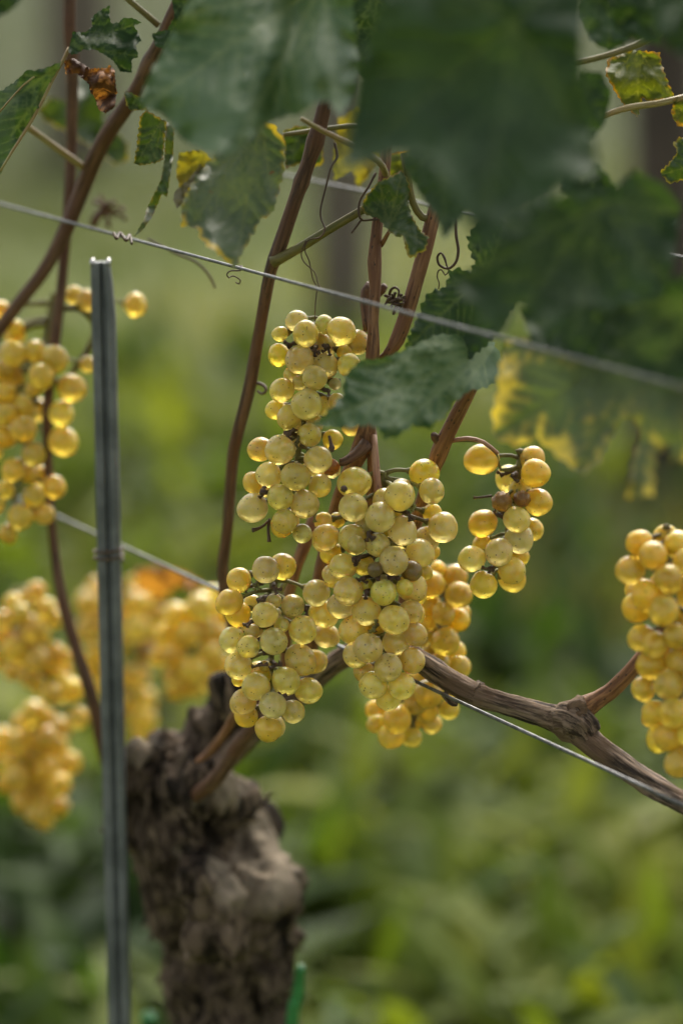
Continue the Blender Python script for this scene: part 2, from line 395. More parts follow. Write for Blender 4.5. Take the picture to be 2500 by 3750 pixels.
def trunk():
    me = bpy.data.meshes.new('trunk_raw'); import bmesh
    bm = bmesh.new()
    def ball(p, r, sx=1, sz=1):
        m = bmesh.ops.create_icosphere(bm, subdivisions=3, radius=r)
        for v in m['verts']: v.co = Vector((v.co.x * sx, v.co.y, v.co.z * sz)) + p
    spine = [(905, 2300, 345, 1.42), (900, 2000, 330, 1.415), (890, 1800, 335, 1.41), (890, 1600, 345, 1.40), (880, 1420, 365, 1.395), (800, 1240, 345, 1.385), (700, 1060, 330, 1.375), (640, 920, 315, 1.37), (560, 760, 315, 1.36), (520, 600, 270, 1.355), (560, 480, 200, 1.35),
             (680, 390, 165, 1.345), (780, 290, 140, 1.34), (850, 210, 125, 1.335), (915, 130, 115, 1.325), (970, 70, 100, 1.31)]
    pts = trace(spine, ZT)
    for p, r in catmull(pts, 0.008): ball(p, r * 0.93)
    b = pts[0]
    for k in range(40):
        t = k / 39; p = b[0].lerp(Vector((b[0].x + .01, b[0].y, -0.05)), t); ball(p, b[1] * (0.93 + 0.35 * t ** 3))
    extra = [(1090, 1230, 215, 1.355), (1110, 1330, 200, 1.365), (1080, 1130, 150, 1.36), (340, 500, 105, 1.33), (300, 570, 95, 1.34), (880, 690, 105, 1.335), (930, 730, 80, 1.34), (1040, 960, 95, 1.37), (960, 880, 140, 1.375), (430, 850, 120, 1.36),
             (330, 700, 110, 1.35), (1180, 1560, 130, 1.385), (1120, 1750, 150, 1.39), (620, 1500, 110, 1.375), (760, 640, 150, 1.33), (640, 600, 150, 1.325), (480, 470, 110, 1.34), (560, 420, 80, 1.345), (830, 1500, 110, 1.33), (800, 1300, 110, 1.325), (720, 1180, 110, 1.325)]
    for p, r in trace(extra, ZT): ball(p, r)
    bm.to_mesh(me); bm.free()
    o = bpy.data.objects.new('trunk_raw', me); COL.objects.link(o)
    md = o.modifiers.new('r', 'REMESH'); md.mode = 'VOXEL'; md.voxel_size = 0.0022
    dg = bpy.context.evaluated_depsgraph_get(); ev = o.evaluated_get(dg).to_mesh()
    n = len(ev.vertices); co = np.empty(n * 3); ev.vertices.foreach_get('co', co); co = co.reshape(-1, 3)
    no = np.empty(n * 3); ev.vertices.foreach_get('normal', no); no = no.reshape(-1, 3)
    faces = [list(p.vertices) for p in ev.polygons]
    pales = [(p, r) for p, r in trace([(1090, 1200, 260, 1.32), (320, 490, 95, 1.31), (890, 690, 115, 1.31), (840, 1380, 80, 1.29), (800, 1250, 70, 1.29), (690, 770, 50, 1.29), (570, 1150, 60, 1.30)], ZT)]
    pale = np.zeros(n)
    for i in range(n):
        c = Vector(co[i]); q = Vector((c.x, c.y, c.z * 0.28 + c.x * 0.12))
        h = 0.006 * noise.noise(q * 70) + 0.005 * noise.noise(q * 150 + Vector((3, 1, 2))) + 0.009 * noise.noise(c * 38) + 0.003 * noise.noise(c * 190)
        ridg = 1 - abs(noise.noise(q * 95 + Vector((9, 2, 5)))) * 2
        h += 0.0055 * ridg * abs(ridg)
        w = max([max(0, 1 - ((c.x - p.x) ** 2 + (c.z - p.z) ** 2) ** .5 / (r * 1.15)) if c.y < p.y + 0.06 else 0 for p, r in pales])
        pale[i] = min(1, w * 2.4) * (0.75 + 0.45 * noise.noise(c * 60)); h *= 1 - 0.5 * max(0, pale[i])
        co[i] += no[i] * h
    COL.objects.unlink(o)
    trunk_o = mesh_obj('trunk', co, faces, M_TRUNK, vine, {'pale': pale})
    from mathutils.kdtree import KDTree
    kd = KDTree(n)
    for i in range(n): kd.insert(Vector(co[i]), i)
    kd.balance()
    V = []; Fc = []; zlo = P(900, 3900, 1.4).z; ids = [i for i in range(n) if co[i][2] > zlo and no[i][1] < 0.35 and pale[i] < .25]
    for k in range(230):
        i = random.choice(ids); p = Vector(co[i]); dirn = Vector((random.gauss(.1, .22), 0, -1)).normalized(); w = random.uniform(.0012, .0036); L = random.randint(5, 14); b = len(V); ok = 0
        lift = random.uniform(.0005, .0045) * random.random()
        for j in range(L):
            q, idx, _ = kd.find(p)
            if pale[idx] > .45: q = q + Vector((0, .012, 0))
            nn = Vector(no[idx]); t = j / (L - 1)
            sd = nn.cross(dirn); sd = sd.normalized() if sd.length > .2 else Vector((1, 0, 0)); ww = w * math.sin(math.pi * (.1 + .85 * t)) * random.uniform(.7, 1.2)
            c = q + nn * (.0012 + lift * (abs(2 * t - 1) ** 3) * 2)
            V += [c - sd * ww - nn * .001, c + nn * .0012, c + sd * ww - nn * .001]
            if j:
                e = b + 3 * (j - 1); Fc += [[e, e + 1, e + 4, e + 3], [e + 1, e + 2, e + 5, e + 4]]
            p = q + dirn * .006 + Vector((random.gauss(0, .0012), 0, 0))
    bk = mesh_obj('peeling_bark', V, Fc, M_BARK, trunk_o); bk['kind'] = 'stuff'
trunk()

def shoot(name, pts, conv, mat, n=12, rough=0.06, knots=(), freq=300, step=0.005, parent=None, label=None):
    t = Tubes(); t.add(trace(pts, conv), n, step, rough, freq, 0.12, knots)
    o = t.build(name, mat, parent or vine)
    if label: o['label'] = label
    return o
# old horizontal cane, and the arm that leaves the head
old_cane = shoot('cane', [(430, 1840, 20, 1.335), (480, 1785, 24, 1.325), (540, 1722, 26, 1.315), (610, 1650, 26, 1.295), (690, 1590, 25, 1.27), (760, 1530, 24, 1.245), (830, 1490, 24, 1.225), (900, 1490, 25, 1.205), (975, 1525, 26, 1.19), (1040, 1568, 27, 1.182), (1100, 1597, 27, 1.177), (1160, 1617, 25, 1.172), (1240, 1641, 26, 1.166),
               (1305, 1662, 38, 1.16), (1350, 1700, 29, 1.155), (1420, 1752, 27, 1.145), (1490, 1800, 26, 1.135), (1575, 1848, 25, 1.12), (1700, 1905, 24, 1.10)], F1, M_CANE, 36, 0.2, freq=620, step=0.0025)
shoot('cane', [(620, 735, 34, 1.335), (710, 665, 44, 1.305), (800, 590, 46, 1.285), (880, 480, 44, 1.275), (950, 370, 42, 1.265), (1020, 270, 38, 1.255), (1060, 150, 34, 1.25)], ZT, M_DARKSHOOT, 14, .14)
shoot('cane', [(690, 480, 14, 1.30), (760, 430, 26, 1.30), (830, 350, 28, 1.29), (890, 260, 27, 1.28), (960, 120, 24, 1.26)], ZT, M_SHOOT, 12)
spur = shoot('spur', [(1300, 1662, 26, 1.16), (1318, 1640, 25, 1.158), (1345, 1622, 19, 1.157), (1400, 1588, 19, 1.152), (1450, 1538, 18, 1.145), (1500, 1480, 16, 1.14), (1560, 1400, 14, 1.135)], F1, M_SHOOT, 16, 0.09, knots=((0.012, .45, .006), (0.055, .2, .006)))
shoot('node', [(1282, 1650, 27, 1.162), (1300, 1648, 37, 1.158), (1318, 1654, 42, 1.156), (1335, 1668, 36, 1.155), (1352, 1690, 30, 1.155)], F1, M_CANE, 26, 0.34, freq=620, step=0.0012, parent=old_cane)
shoot('node', [(1316, 1636, 24, 1.156), (1330, 1626, 29, 1.155), (1344, 1622, 22, 1.155)], F1, M_CANE, 18, 0.4, freq=800, step=0.001, parent=spur)
shoot('node', [(1082, 1586, 28, 1.178), (1092, 1592, 31, 1.178), (1101, 1596, 28, 1.177)], F1, M_CANE, 22, 0.2, freq=700, step=0.001, parent=old_cane)
shoot('bark_shred', [(1018, 1592, 6, 1.178), (1036, 1612, 9, 1.175), (1050, 1618, 5, 1.175)], F1, M_CANE, 8, 0.6, freq=900, step=0.001, parent=old_cane)
shoot('spur', [(1075, 1790, 14, 1.155), (1060, 1600, 3, 1.15)], F1, M_CANE, 8) if False else None
# fruiting shoots
S = [
 ('shoot', [(815, -400, 15, 1.145), (800, -150, 16, 1.15), (775, 60, 17, 1.16), (762, 160, 18, 1.165), (742, 255, 19, 1.17), (716, 350, 19, 1.175), (676, 465, 19, 1.18), (640, 570, 20, 1.185), (622, 620, 17, 1.19), (598, 750, 16, 1.205), (575, 880, 17, 1.22), (545, 1000, 16, 1.235), (534, 1060, 16, 1.245), (524, 1200, 15, 1.26), (512, 1320, 16, 1.275), (530, 1420, 16, 1.285), (565, 1530, 16, 1.295), (600, 1640, 18, 1.30)], M_DARKSHOOT, ((0.072, .22, .006), (0.15, .3, .006), (0.17, .2, .004))),
 ('shoot', [(626, 603, 13, 1.185), (680, 574, 13, 1.18), (760, 525, 12, 1.17), (840, 478, 11, 1.165), (900, 445, 9, 1.16)], M_GREENSHOOT, ((0.0, .3, .006),)),
 ('shoot', [(915, -400, 13, 1.17), (905, -100, 14, 1.17), (895, 200, 14, 1.17), (884, 380, 15, 1.17), (872, 470, 15, 1.168), (864, 540, 15, 1.166), (860, 600, 19, 1.166), (861, 660, 15, 1.166), (857, 740, 14, 1.167), (857, 805, 19, 1.168), (850, 880, 18, 1.172), (846, 960, 22, 1.178), (838, 1010, 28, 1.182), (808, 1075, 22, 1.19), (780, 1140, 19, 1.20), (752, 1240, 17, 1.215), (733, 1320, 16, 1.22), (720, 1400, 16, 1.23), (715, 1560, 18, 1.26)], M_SHOOT, ((0.042, .1, .006),)),
 ('shoot', [(1120, -400, 13, 1.15), (1100, 0, 14, 1.155), (1068, 250, 15, 1.16), (1035, 380, 16, 1.165), (1000, 480, 20, 1.165), (968, 600, 20, 1.165), (940, 700, 20, 1.167), (912, 780, 20, 1.17), (885, 818, 12, 1.172), (862, 830, 10, 1.175)], M_SHOOT, ()),
 ('shoot', [(1105, 825, 16, 1.148), (1080, 890, 19, 1.153), (1040, 970, 20, 1.165), (1010, 1035, 24, 1.175), (990, 1090, 19, 1.185), (960, 1180, 18, 1.20), (940, 1280, 17, 1.21), (925, 1400, 17, 1.215), (915, 1490, 18, 1.21)], M_SHOOT, ()),
 ('shoot', [(850, 990, 17, 1.18), (855, 1050, 14, 1.183), (852, 1140, 14, 1.19), (840, 1250, 13, 1.205)], M_SHOOT, ()),
 ('shoot', [(722, 1180, 13, 1.235), (700, 1250, 17, 1.235), (675, 1320, 16, 1.24), (660, 1400, 15, 1.25), (655, 1560, 16, 1.275)], M_SHOOT, ((.01, .2, .006),)),
 ('shoot', [(480, -400, 16, 1.15), (440, -80, 18, 1.19), (395, 40, 20, 1.20), (350, 140, 21, 1.22), (300, 230, 21, 1.24), (240, 320, 22, 1.26), (195, 420, 22, 1.28), (155, 520, 21, 1.29), (105, 615, 18, 1.30), (45, 695, 18, 1.31), (-20, 780, 18, 1.32), (-120, 900, 17, 1.33)], M_DARKSHOOT, ((.045, .3, .007), (.13, .3, .008))),
 ('shoot', [(150, -400, 15, 1.25), (160, -60, 17, 1.27), (160, 60, 17, 1.275), (166, 130, 20, 1.28), (166, 200, 17, 1.285), (164, 330, 15, 1.295), (160, 450, 16, 1.30), (150, 560, 14, 1.31), (140, 680, 14, 1.315), (125, 800, 15, 1.32), (110, 940, 14, 1.325), (112, 1080, 13, 1.33), (122, 1230, 13, 1.335), (140, 1360, 15, 1.34), (172, 1480, 15, 1.345), (205, 1580, 17, 1.35), (228, 1670, 17, 1.36), (250, 1760, 18, 1.375), (300, 1810, 18, 1.385)], M_DARKSHOOT, ((.055, .2, .008), (.50, .25, .007))),
]
SH = [shoot(nm, [(x, y, r * .86, d) for x, y, r, d in pts], F1, mat, 14, 0.07, kn) for nm, pts, mat, kn in S]
shoot('peduncle', [(858, 1000, 7, 1.176), (862, 1060, 9, 1.172), (866, 1110, 9, 1.17), (872, 1140, 13, 1.17), (880, 1160, 8, 1.17), (880, 1200, 6, 1.172)], F1, M_PINK, 12)
shoot('bud', [(842, 1020, 18, 1.175), (815, 1045, 13, 1.172), (792, 1060, 11, 1.17), (780, 1062, 9, 1.17)], F1, M_DARKSHOOT, 10, .2, parent=SH[2])
shoot('bud', [(1012, 1020, 12, 1.172), (998, 1004, 10, 1.17), (994, 998, 6, 1.168)], F1, M_DARKSHOOT, 10, .2, parent=SH[4])
shoot('shoot', [(845, 760, 12, 1.185), (838, 690, 12, 1.188), (848, 662, 17, 1.188), (866, 672, 15, 1.185), (884, 655, 7, 1.182)], F1, M_DARKSHOOT, 10, .15)

# petioles
PET = [([(692, 272, 5, 1.12), (740, 300, 6, 1.125), (810, 335, 7, 1.13), (870, 372, 8, 1.15), (885, 400, 8, 1.165)], F1, M_PETIOLE),
       ([(650, 310, 5, 1.2), (720, 300, 6, 1.2), (800, 290, 6, 1.195), (850, 290, 6, 1.19)], F1, M_GREENSHOOT),
       ([(2100, 232, 11, 1.13), (2220, 203, 11, 1.13), (2330, 165, 13, 1.13), (2420, 120, 14, 1.13)], SRC, M_GREENSHOOT),
       ([(2180, 440, 9, 1.145), (2240, 412, 11, 1.145), (2310, 392, 12, 1.145), (2400, 380, 12, 1.145), (2490, 360, 12, 1.145), (2600, 330, 12, 1.145)], SRC, M_PETIOLE),
       ([(55, 285, 8, 1.24), (110, 325, 8, 1.25), (180, 375, 8, 1.27), (205, 395, 9, 1.28)], F1, M_PETIOLE),
       ([(285, -10, 7, 1.2), (320, 20, 7, 1.205), (365, 58, 8, 1.21)], F1, M_GREENSHOOT),
       ([(1480, 560, 15, 1.155), (1495, 660, 14, 1.157), (1510, 740, 13, 1.16), (1545, 795, 14, 1.164), (1590, 800, 18, 1.165)], SRC, M_GREENSHOOT),
       ([(1395, 900, 8, 1.167), (1412, 870, 8, 1.163), (1428, 840, 6, 1.16)], SRC, M_SHOOT),
       ([(1655, 1615, 8, 1.17), (1710, 1605, 8, 1.165), (1770, 1620, 8, 1.165), (1820, 1660, 8, 1.17)], SRC, M_PINK)]
for pts, cv, m in PET: shoot('petiole', pts, cv, m, 10, 0.04)

# tendrils
TEN = [[(768, 328, 3.0, 1.175), (774, 360, 3.2, 1.175), (760, 385, 2.4, 1.174), (748, 430, 2.2, 1.172), (736, 480, 2.2, 1.17), (738, 505, 2.3, 1.168), (746, 525, 2.4, 1.165), (735, 545, 2.2, 1.163), (708, 552, 1.8, 1.162), (700, 575, 1.5, 1.163), (710, 600, 1.5, 1.165), (718, 640, 1.5, 1.166), (727, 660, 1.4, 1.167), (724, 700, 1.4, 1.168), (723, 738, 1.3, 1.17)],
       [(703, 552, 1.6, 1.163), (692, 580, 1.5, 1.165), (698, 602, 1.4, 1.165), (722, 625, 1.4, 1.163), (732, 655, 1.3, 1.16), (744, 668, 1.2, 1.158)],
       [(862, 398, 3, 1.165), (845, 430, 2.6, 1.162), (826, 462, 2.8, 1.16), (824, 492, 3, 1.158), (832, 506, 3, 1.158), (848, 505, 2.6, 1.159), (866, 505, 2.4, 1.16)],
       [(830, 504, 2.6, 1.158), (818, 520, 2.6, 1.157), (807, 535, 2.2, 1.156)],
       [(1046, 500, 3.5, 1.16), (1047, 540, 3.5, 1.16), (1052, 575, 3.6, 1.16), (1046, 603, 3.4, 1.16), (1028, 617, 3.2, 1.16), (1008, 608, 3, 1.16), (1004, 590, 2.8, 1.159), (1012, 581, 2.6, 1.158), (1020, 592, 3, 1.157), (1026, 612, 1.8, 1.156), (1030, 622, 1.6, 1.157), (1022, 632, 1.5, 1.158), (1014, 620, 1.5, 1.159), (1006, 622, 1.5, 1.16), (1003, 636, 1.5, 1.16), (1008, 650, 1.4, 1.16), (1006, 664, 1.3, 1.16)],
       [(884, 700, 3, 1.17), (892, 685, 3.5, 1.168), (897, 666, 3.4, 1.165), (908, 660, 3, 1.162), (916, 668, 2.6, 1.16), (914, 680, 2.6, 1.16)],
       [(548, 612, 2.2, 1.183), (556, 612, 2.4, 1.18), (552, 621, 2.2, 1.178), (530, 622, 1.8, 1.178), (521, 630, 1.7, 1.178), (526, 638, 1.6, 1.179), (532, 634, 1.6, 1.18), (542, 636, 1.6, 1.18), (552, 644, 1.7, 1.18), (549, 652, 1.8, 1.18), (541, 648, 1.6, 1.18)],
       [(262, 536, 4, 1.205), (268, 548, 3.6, 1.2), (276, 535, 3.6, 1.21), (290, 552, 4, 1.2), (298, 540, 3.6, 1.21), (303, 560, 3, 1.2)],
       [(340, 548, 2.5, 1.25), (400, 580, 3, 1.255), (450, 602, 3, 1.26), (480, 632, 3, 1.26), (494, 662, 2.6, 1.26)],
       [(590, 880, 4, 1.22), (604, 884, 4, 1.215), (612, 896, 3.4, 1.212), (602, 905, 3, 1.212), (592, 898, 3, 1.214)]]
for t in TEN: shoot('tendril', t, F1, M_TENDRIL, 8, 0.08, step=0.0012)
t = Tubes()                                                          # dried-up flower cluster caught beside the shoot
c0 = trace([(906, 694, 12, 1.162)], F1)[0][0]
for k in range(34):
    v = Vector((random.gauss(0, 1), random.gauss(0, 1), random.gauss(0, 1))).normalized() * random.uniform(.001, .0036)
    w = v + Vector((random.gauss(0, .0012), random.gauss(0, .0012), random.gauss(0, .0012)))
    t.add([(c0 + v * .2, .0003), (c0 + v, .0006), (c0 + w * 1.15, .0009), (c0 + w * 1.3, .0004)], 6, 0.002)
t.build('dried_cluster', M_TENDRIL, vine)
t = Tubes()
c0 = trace([(245, 492, 12, 1.36)], F1)[0][0]
for k in range(16):
    v = Vector((random.gauss(0, 1.2), random.gauss(0, .6), random.gauss(0, 1))).normalized() * random.uniform(.003, .011)
    t.add([(c0 + v * .1, .0008), (c0 + v * .6 + Vector((0, 0, .002)), .0010), (c0 + v, .0016), (c0 + v * 1.15, .0008)], 6, 0.003, .3, 300)
t.build('dried_cluster', M_DARKSHOOT, vine)

# ------------------------------------------------------------------ leaves
def seg_dist(pts, a, b):
    ab = b - a; L = (ab ** 2).sum() + 1e-9
    u = np.clip(((pts - a) @ ab) / L, 0, 1)
    return np.sqrt(((pts - (a + u[:, None] * ab)) ** 2).sum(1))
def leaf(outline, d, mat, root, tips, tilt=(0, 0), puff=0.004, ripple=0.006, tooth=10, period=36, g=16, bend=None, label=None, edgecurl=0.0, conv=SRC, name='leaf'):
    """outline traced in photograph pixels, set at depth d with its own tilt, folds and bulges; root and tips give the veins"""
    seed = random.random() * 40
    pl = np.array([conv(*p) for p in outline], float)
    area2 = (pl[:, 0] * np.roll(pl[:, 1], -1) - np.roll(pl[:, 0], -1) * pl[:, 1]).sum()
    if area2 < 0: pl = pl[::-1]
    ring = []; s_acc = 0.0; n = len(pl); nt = random.uniform(.7, 1.3) * period; ph = 0.0
    for i in range(n):
        a, b = pl[i], pl[(i + 1) % n]; L = np.hypot(*(b - a)); k = max(1, int(L / max(6, period / 4)))
        nrm = np.array([(b - a)[1], -(b - a)[0]]) / max(L, 1e-6)
        for j in range(k):
            p = a + (b - a) * j / k
            ph += (L / k) / nt
            if ph > 1: ph -= 1; nt = random.uniform(.65, 1.4) * period
            saw = (ph / 0.72 if ph < .72 else (1 - ph) / .28)
            ring.append(p + nrm * (tooth * (saw - 0.5) * random.uniform(.7, 1.2)))
    ring = np.array(ring)
    lo = ring.min(0); hi = ring.max(0)
    gx, gy = np.meshgrid(np.arange(lo[0], hi[0], g), np.arange(lo[1], hi[1], g))
    gp = np.stack([gx.ravel(), gy.ravel()], 1) + rng.uniform(-.25, .25, (gx.size, 2)) * g
    x, y = gp[:, 0], gp[:, 1]; ins = np.zeros(len(gp), bool)
    A = ring; B = np.roll(ring, -1, 0)
    for (x1, y1), (x2, y2) in zip(A, B):
        c = ((y1 > y) != (y2 > y)) & (x < (x2 - x1) * (y - y1) / (y2 - y1 + 1e-12) + x1); ins ^= c
    gp = gp[ins]
    def edge_dist(q):
        e = np.full(len(q), 1e9)
        for a, b in zip(A, B): e = np.minimum(e, seg_dist(q, a, b))
        return e
    gp = gp[edge_dist(gp) > g * .45]
    allp = np.concatenate([ring, gp])
    vs_, _, fs, _, _, _ = delaunay_2d_cdt([Vector(p) for p in allp], [], [list(range(len(ring)))], 1, 1e-4)
    q = np.array([(v.x, v.y) for v in vs_]); ed = edge_dist(q)
    root = np.array(conv(*root), float); tips = [np.array(conv(*t), float) for t in tips]
    main = np.full(len(q), 1e9); sec = np.full(len(q), 1e9)
    for tp in tips:
        main = np.minimum(main, seg_dist(q, root, tp)); dv = tp - root; L = np.hypot(*dv); u = dv / max(L, 1e-6)
        k = 0
        for s in np.arange(0.16 * L, L * 0.95, max(38, L * .1)):
            for sg in (-1, 1):
                an = sg * RAD(random.uniform(38, 52)); w = np.array([u[0] * math.cos(an) - u[1] * math.sin(an), u[0] * math.sin(an) + u[1] * math.cos(an)])
                sec = np.minimum(sec, seg_dist(q, root + u * s, root + u * s + w * (L - s) * .55))
    vsc = min(1.2, max(.35, max(hi - lo) / 600)); vd = np.minimum(main / 100, 0.035 * vsc + sec / 100) / vsc
    cx, cy = q.mean(0)
    dep = np.full(len(q), d) + tilt[0] * (q[:, 0] - cx) / 1000 + tilt[1] * (q[:, 1] - cy) / 1000
    dep -= puff * np.minimum(vd / 0.45, 1) ** .7
    sc = max(hi - lo)
    for i in range(len(q)):
        dep[i] += ripple * noise.noise(Vector((q[i][0] * 3.2 / sc, q[i][1] * 3.2 / sc, seed))) + 0.12 * ripple * noise.noise(Vector((q[i][0] * 9 / sc, q[i][1] * 9 / sc, seed + 9)))
        dep[i] += 0.5 * ripple * max(0, 1 - ed[i] / (0.10 * sc)) * noise.noise(Vector((q[i][0] * 14 / sc, q[i][1] * 14 / sc, seed + 5)))
    dep += edgecurl * np.maximum(0, 1 - ed / (0.22 * sc)) ** 2
    if bend is not None: dep += bend(q[:, 0], q[:, 1])
    V = [P(a, b, c) for (a, b), c in zip(q, dep)]
    o = mesh_obj(name, V, [list(f) for f in fs], mat, vine, {'vein': vd, 'edge': ed / 100})
    if label: o['label'] = label
    return o
G_SILVER = mat_leaf('leaf_silver_green', (0.051, 0.102, 0.038), (0.081, 0.140, 0.060), (0.178, 0.230, 0.111), rough=0.62, trans=0.22, spot=0.0, spec=0.55)
G_GREEN = mat_leaf('leaf_fresh_green', (0.030, 0.075, 0.022), (0.06, 0.115, 0.04), (0.12, 0.17, 0.07), rough=0.68, trans=0.28, spot=0.0, spec=0.28)
G_DARK = mat_leaf('leaf_dark_green', (0.020, 0.045, 0.018), (0.037, 0.072, 0.030), (0.085, 0.125, 0.055), rough=0.66, trans=0.3, spec=0.24, spot=0.0)
G_MID = mat_leaf('leaf_mid_green', (0.030, 0.060, 0.015), (0.047, 0.081, 0.020), (0.093, 0.119, 0.043), rough=0.6, trans=0.25, edge_w=0.10, edge_amt=0.4, spot=0.0)
G_EDGE = mat_leaf('leaf_yellow_margin', (0.051, 0.085, 0.043), (0.093, 0.132, 0.072), (0.119, 0.153, 0.076), edge_w=0.22, edge_amt=0.95, rough=0.56, trans=0.28, spot=0.02, spec=0.55)
G_MOTTLE = mat_leaf('leaf_mottled_yellow', (0.05, 0.085, 0.045), (0.09, 0.13, 0.065), (0.07, 0.10, 0.05), edge=(0.72, 0.55, 0.09), edge_w=1.35, edge_amt=1.0, rough=0.65, trans=0.32, spot=0.0)
G_YELLOW = mat_leaf('leaf_yellow', (0.221, 0.170, 0.017), (0.153, 0.153, 0.025), (0.170, 0.170, 0.043), trans=0.4, rough=0.65, spot=0.03)
G_LIME = mat_leaf('leaf_yellow_green', (0.076, 0.102, 0.012), (0.102, 0.123, 0.015), (0.187, 0.196, 0.043), trans=0.38, rough=0.65, spot=0.0, edge_w=0.12, edge_amt=0.7, edge=(0.383, 0.187, 0.025))
G_BROWN = mat_leaf('leaf_withered_brown', (0.045, 0.022, 0.015), (0.09, 0.04, 0.022), (0.07, 0.03, 0.02), trans=0.2, rough=0.7, spot=0.0, blotch=(0.45, 0.20, 0.07), blotch_amt=0.9, spec=0.25)

leaf([(695, 0), (649, 86), (603, 172), (546, 276), (511, 367), (523, 395), (600, 420), (640, 480), (672, 517), (758, 557), (844, 574), (902, 517), (988, 448), (1060, 425), (1103, 419), (1160, 373), (1200, 367), (1246, 436), (1292, 344), (1310, 230), (1300, 115), (1290, 0), (1270, -150), (1000, -230), (760, -150)],
     1.03, G_SILVER, (1180, -60), [(523, 390), (844, 570), (1240, 430), (650, 60), (900, -220)], (-0.02, -0.10), 0.006, 0.022, 9, 50, 15, bend=lambda x, y: -0.02 * np.exp(-((x - 1180) / 90) ** 2) + 0.016 * np.exp(-((x - 1060 + (y - 200) * .25) / 60) ** 2), label='big silver green leaf hanging at the top of the vine')
leaf([(1401, 0), (1354, 120), (1322, 207), (1298, 335), (1282, 446), (1262, 558), (1230, 640), (1346, 600), (1457, 560), (1580, 584), (1640, 690), (1700, 790), (1772, 905), (1840, 830), (1928, 775), (2015, 741), (2047, 686), (2127, 654), (2191, 622), (2175, 518), (2151, 383), (2127, 223), (2135, 0), (2100, -200), (1700, -260), (1430, -150)],
     0.885, G_DARK, (1880, 80), [(1266, 600), (1776, 810), (2180, 600), (1500, -150), (2100, -150)], (0.0, -0.08), 0.008, 0.022, 9, 60, 16, label='large blurred dark green leaf nearest to the lens')
leaf([(753, 603), (718, 643), (678, 712), (664, 769), (666, 832), (718, 832), (741, 884), (781, 918), (827, 953), (862, 987), (879, 941), (913, 884), (953, 804), (999, 781), (1017, 718), (1040, 631), (1045, 517), (1005, 459), (959, 436), (873, 470), (816, 540)],
     1.115, G_EDGE, (955, 440), [(862, 975), (672, 770), (1005, 780), (700, 830)], (0.02, -0.07), 0.004, 0.012, 12, 40, 11, label='hanging grey green leaf with yellow margin above the upper wire')
leaf([(635, 735), (640, 700), (690, 660), (735, 600), (745, 612), (720, 650), (690, 690), (668, 745), (650, 765), (642, 748)], 1.12, mat_leaf('leaf_dry_fold', (0.10, 0.09, 0.05), (0.17, 0.15, 0.09), (.1, .08, .04), trans=.1, rough=.7), (740, 605), [(650, 755)], (0, 0), .001, .008, 4, 20, 9)
leaf([(1146, 1555), (1203, 1503), (1255, 1446), (1261, 1377), (1318, 1320), (1399, 1311), (1485, 1280), (1554, 1245), (1611, 1222), (1728, 1231), (1808, 1255), (1840, 1319), (1824, 1399), (1768, 1422), (1720, 1430), (1656, 1478), (1633, 1526), (1593, 1550), (1569, 1574), (1513, 1558), (1457, 1598), (1409, 1614), (1385, 1574), (1353, 1555), (1295, 1567), (1209, 1567)],
     1.085, G_GREEN, (1800, 1275), [(1150, 1555), (1400, 1605), (1290, 1350), (1600, 1545), (1550, 1250)], (0.03, -0.13), 0.005, 0.014, 12, 44, 11, bend=lambda x, y: 0.05 * np.clip((x - 1660) / 180, 0, 1) ** 1.5, label='green leaf with pointed tip lying over the upper centre bunch')
leaf([(1709, 868), (1717, 917), (1736, 956), (1721, 994), (1682, 982), (1644, 990), (1637, 1025), (1629, 1051), (1579, 1067), (1556, 1086), (1541, 1124), (1521, 1175), (1489, 1247), (1480, 1300), (1560, 1330), (1700, 1330), (1800, 1250), (1900, 1100), (1900, 880), (1830, 800), (1740, 820)],
     1.13, G_DARK, (1780, 1000), [(1490, 1270), (1630, 1040), (1715, 880), (1850, 820)], (-0.03, -0.05), 0.005, 0.012, 16, 34, 10, label='dark green leaf with toothed edge beside the right shoot')
leaf([(1856, 805), (1820, 900), (1780, 960), (1700, 1000), (1660, 1040), (1690, 1090), (1760, 1150), (1832, 1244), (1870, 1180), (1888, 1116), (1960, 1160), (2047, 1204), (2103, 1250), (2167, 1156), (2286, 1116), (2390, 1100), (2454, 1036), (2478, 877), (2494, 757), (2430, 678), (2326, 622), (2230, 700), (2127, 690), (2007, 733)],
     0.945, G_DARK, (2200, 740), [(1670, 1040), (1832, 1235), (2100, 1240), (2440, 1040), (2480, 780)], (0.02, -0.05), 0.006, 0.012, 10, 56, 15, label='blurred dark lobed leaf hanging over the right half of the upper wire')
leaf([(1856, 1239), (1824, 1343), (1820, 1420), (1800, 1510), (1808, 1606), (1888, 1638), (1967, 1606), (2047, 1678), (2127, 1735), (2191, 1694), (2235, 1600), (2285, 1530), (2320, 1540), (2340, 1590), (2312, 1678), (2294, 1829), (2390, 1813), (2398, 1678), (2446, 1622), (2454, 1694), (2520, 1690), (2620, 1500), (2620, 1250), (2500, 1170), (2300, 1180), (2100, 1220)],
     1.005, G_MOTTLE, (2420, 1200), [(1820, 1590), (2120, 1720), (2330, 1810), (2480, 1680), (1850, 1280)], (-0.10, -0.05), 0.005, 0.018, 14, 50, 15, label='blurred leaf turning yellow between its veins at the right')
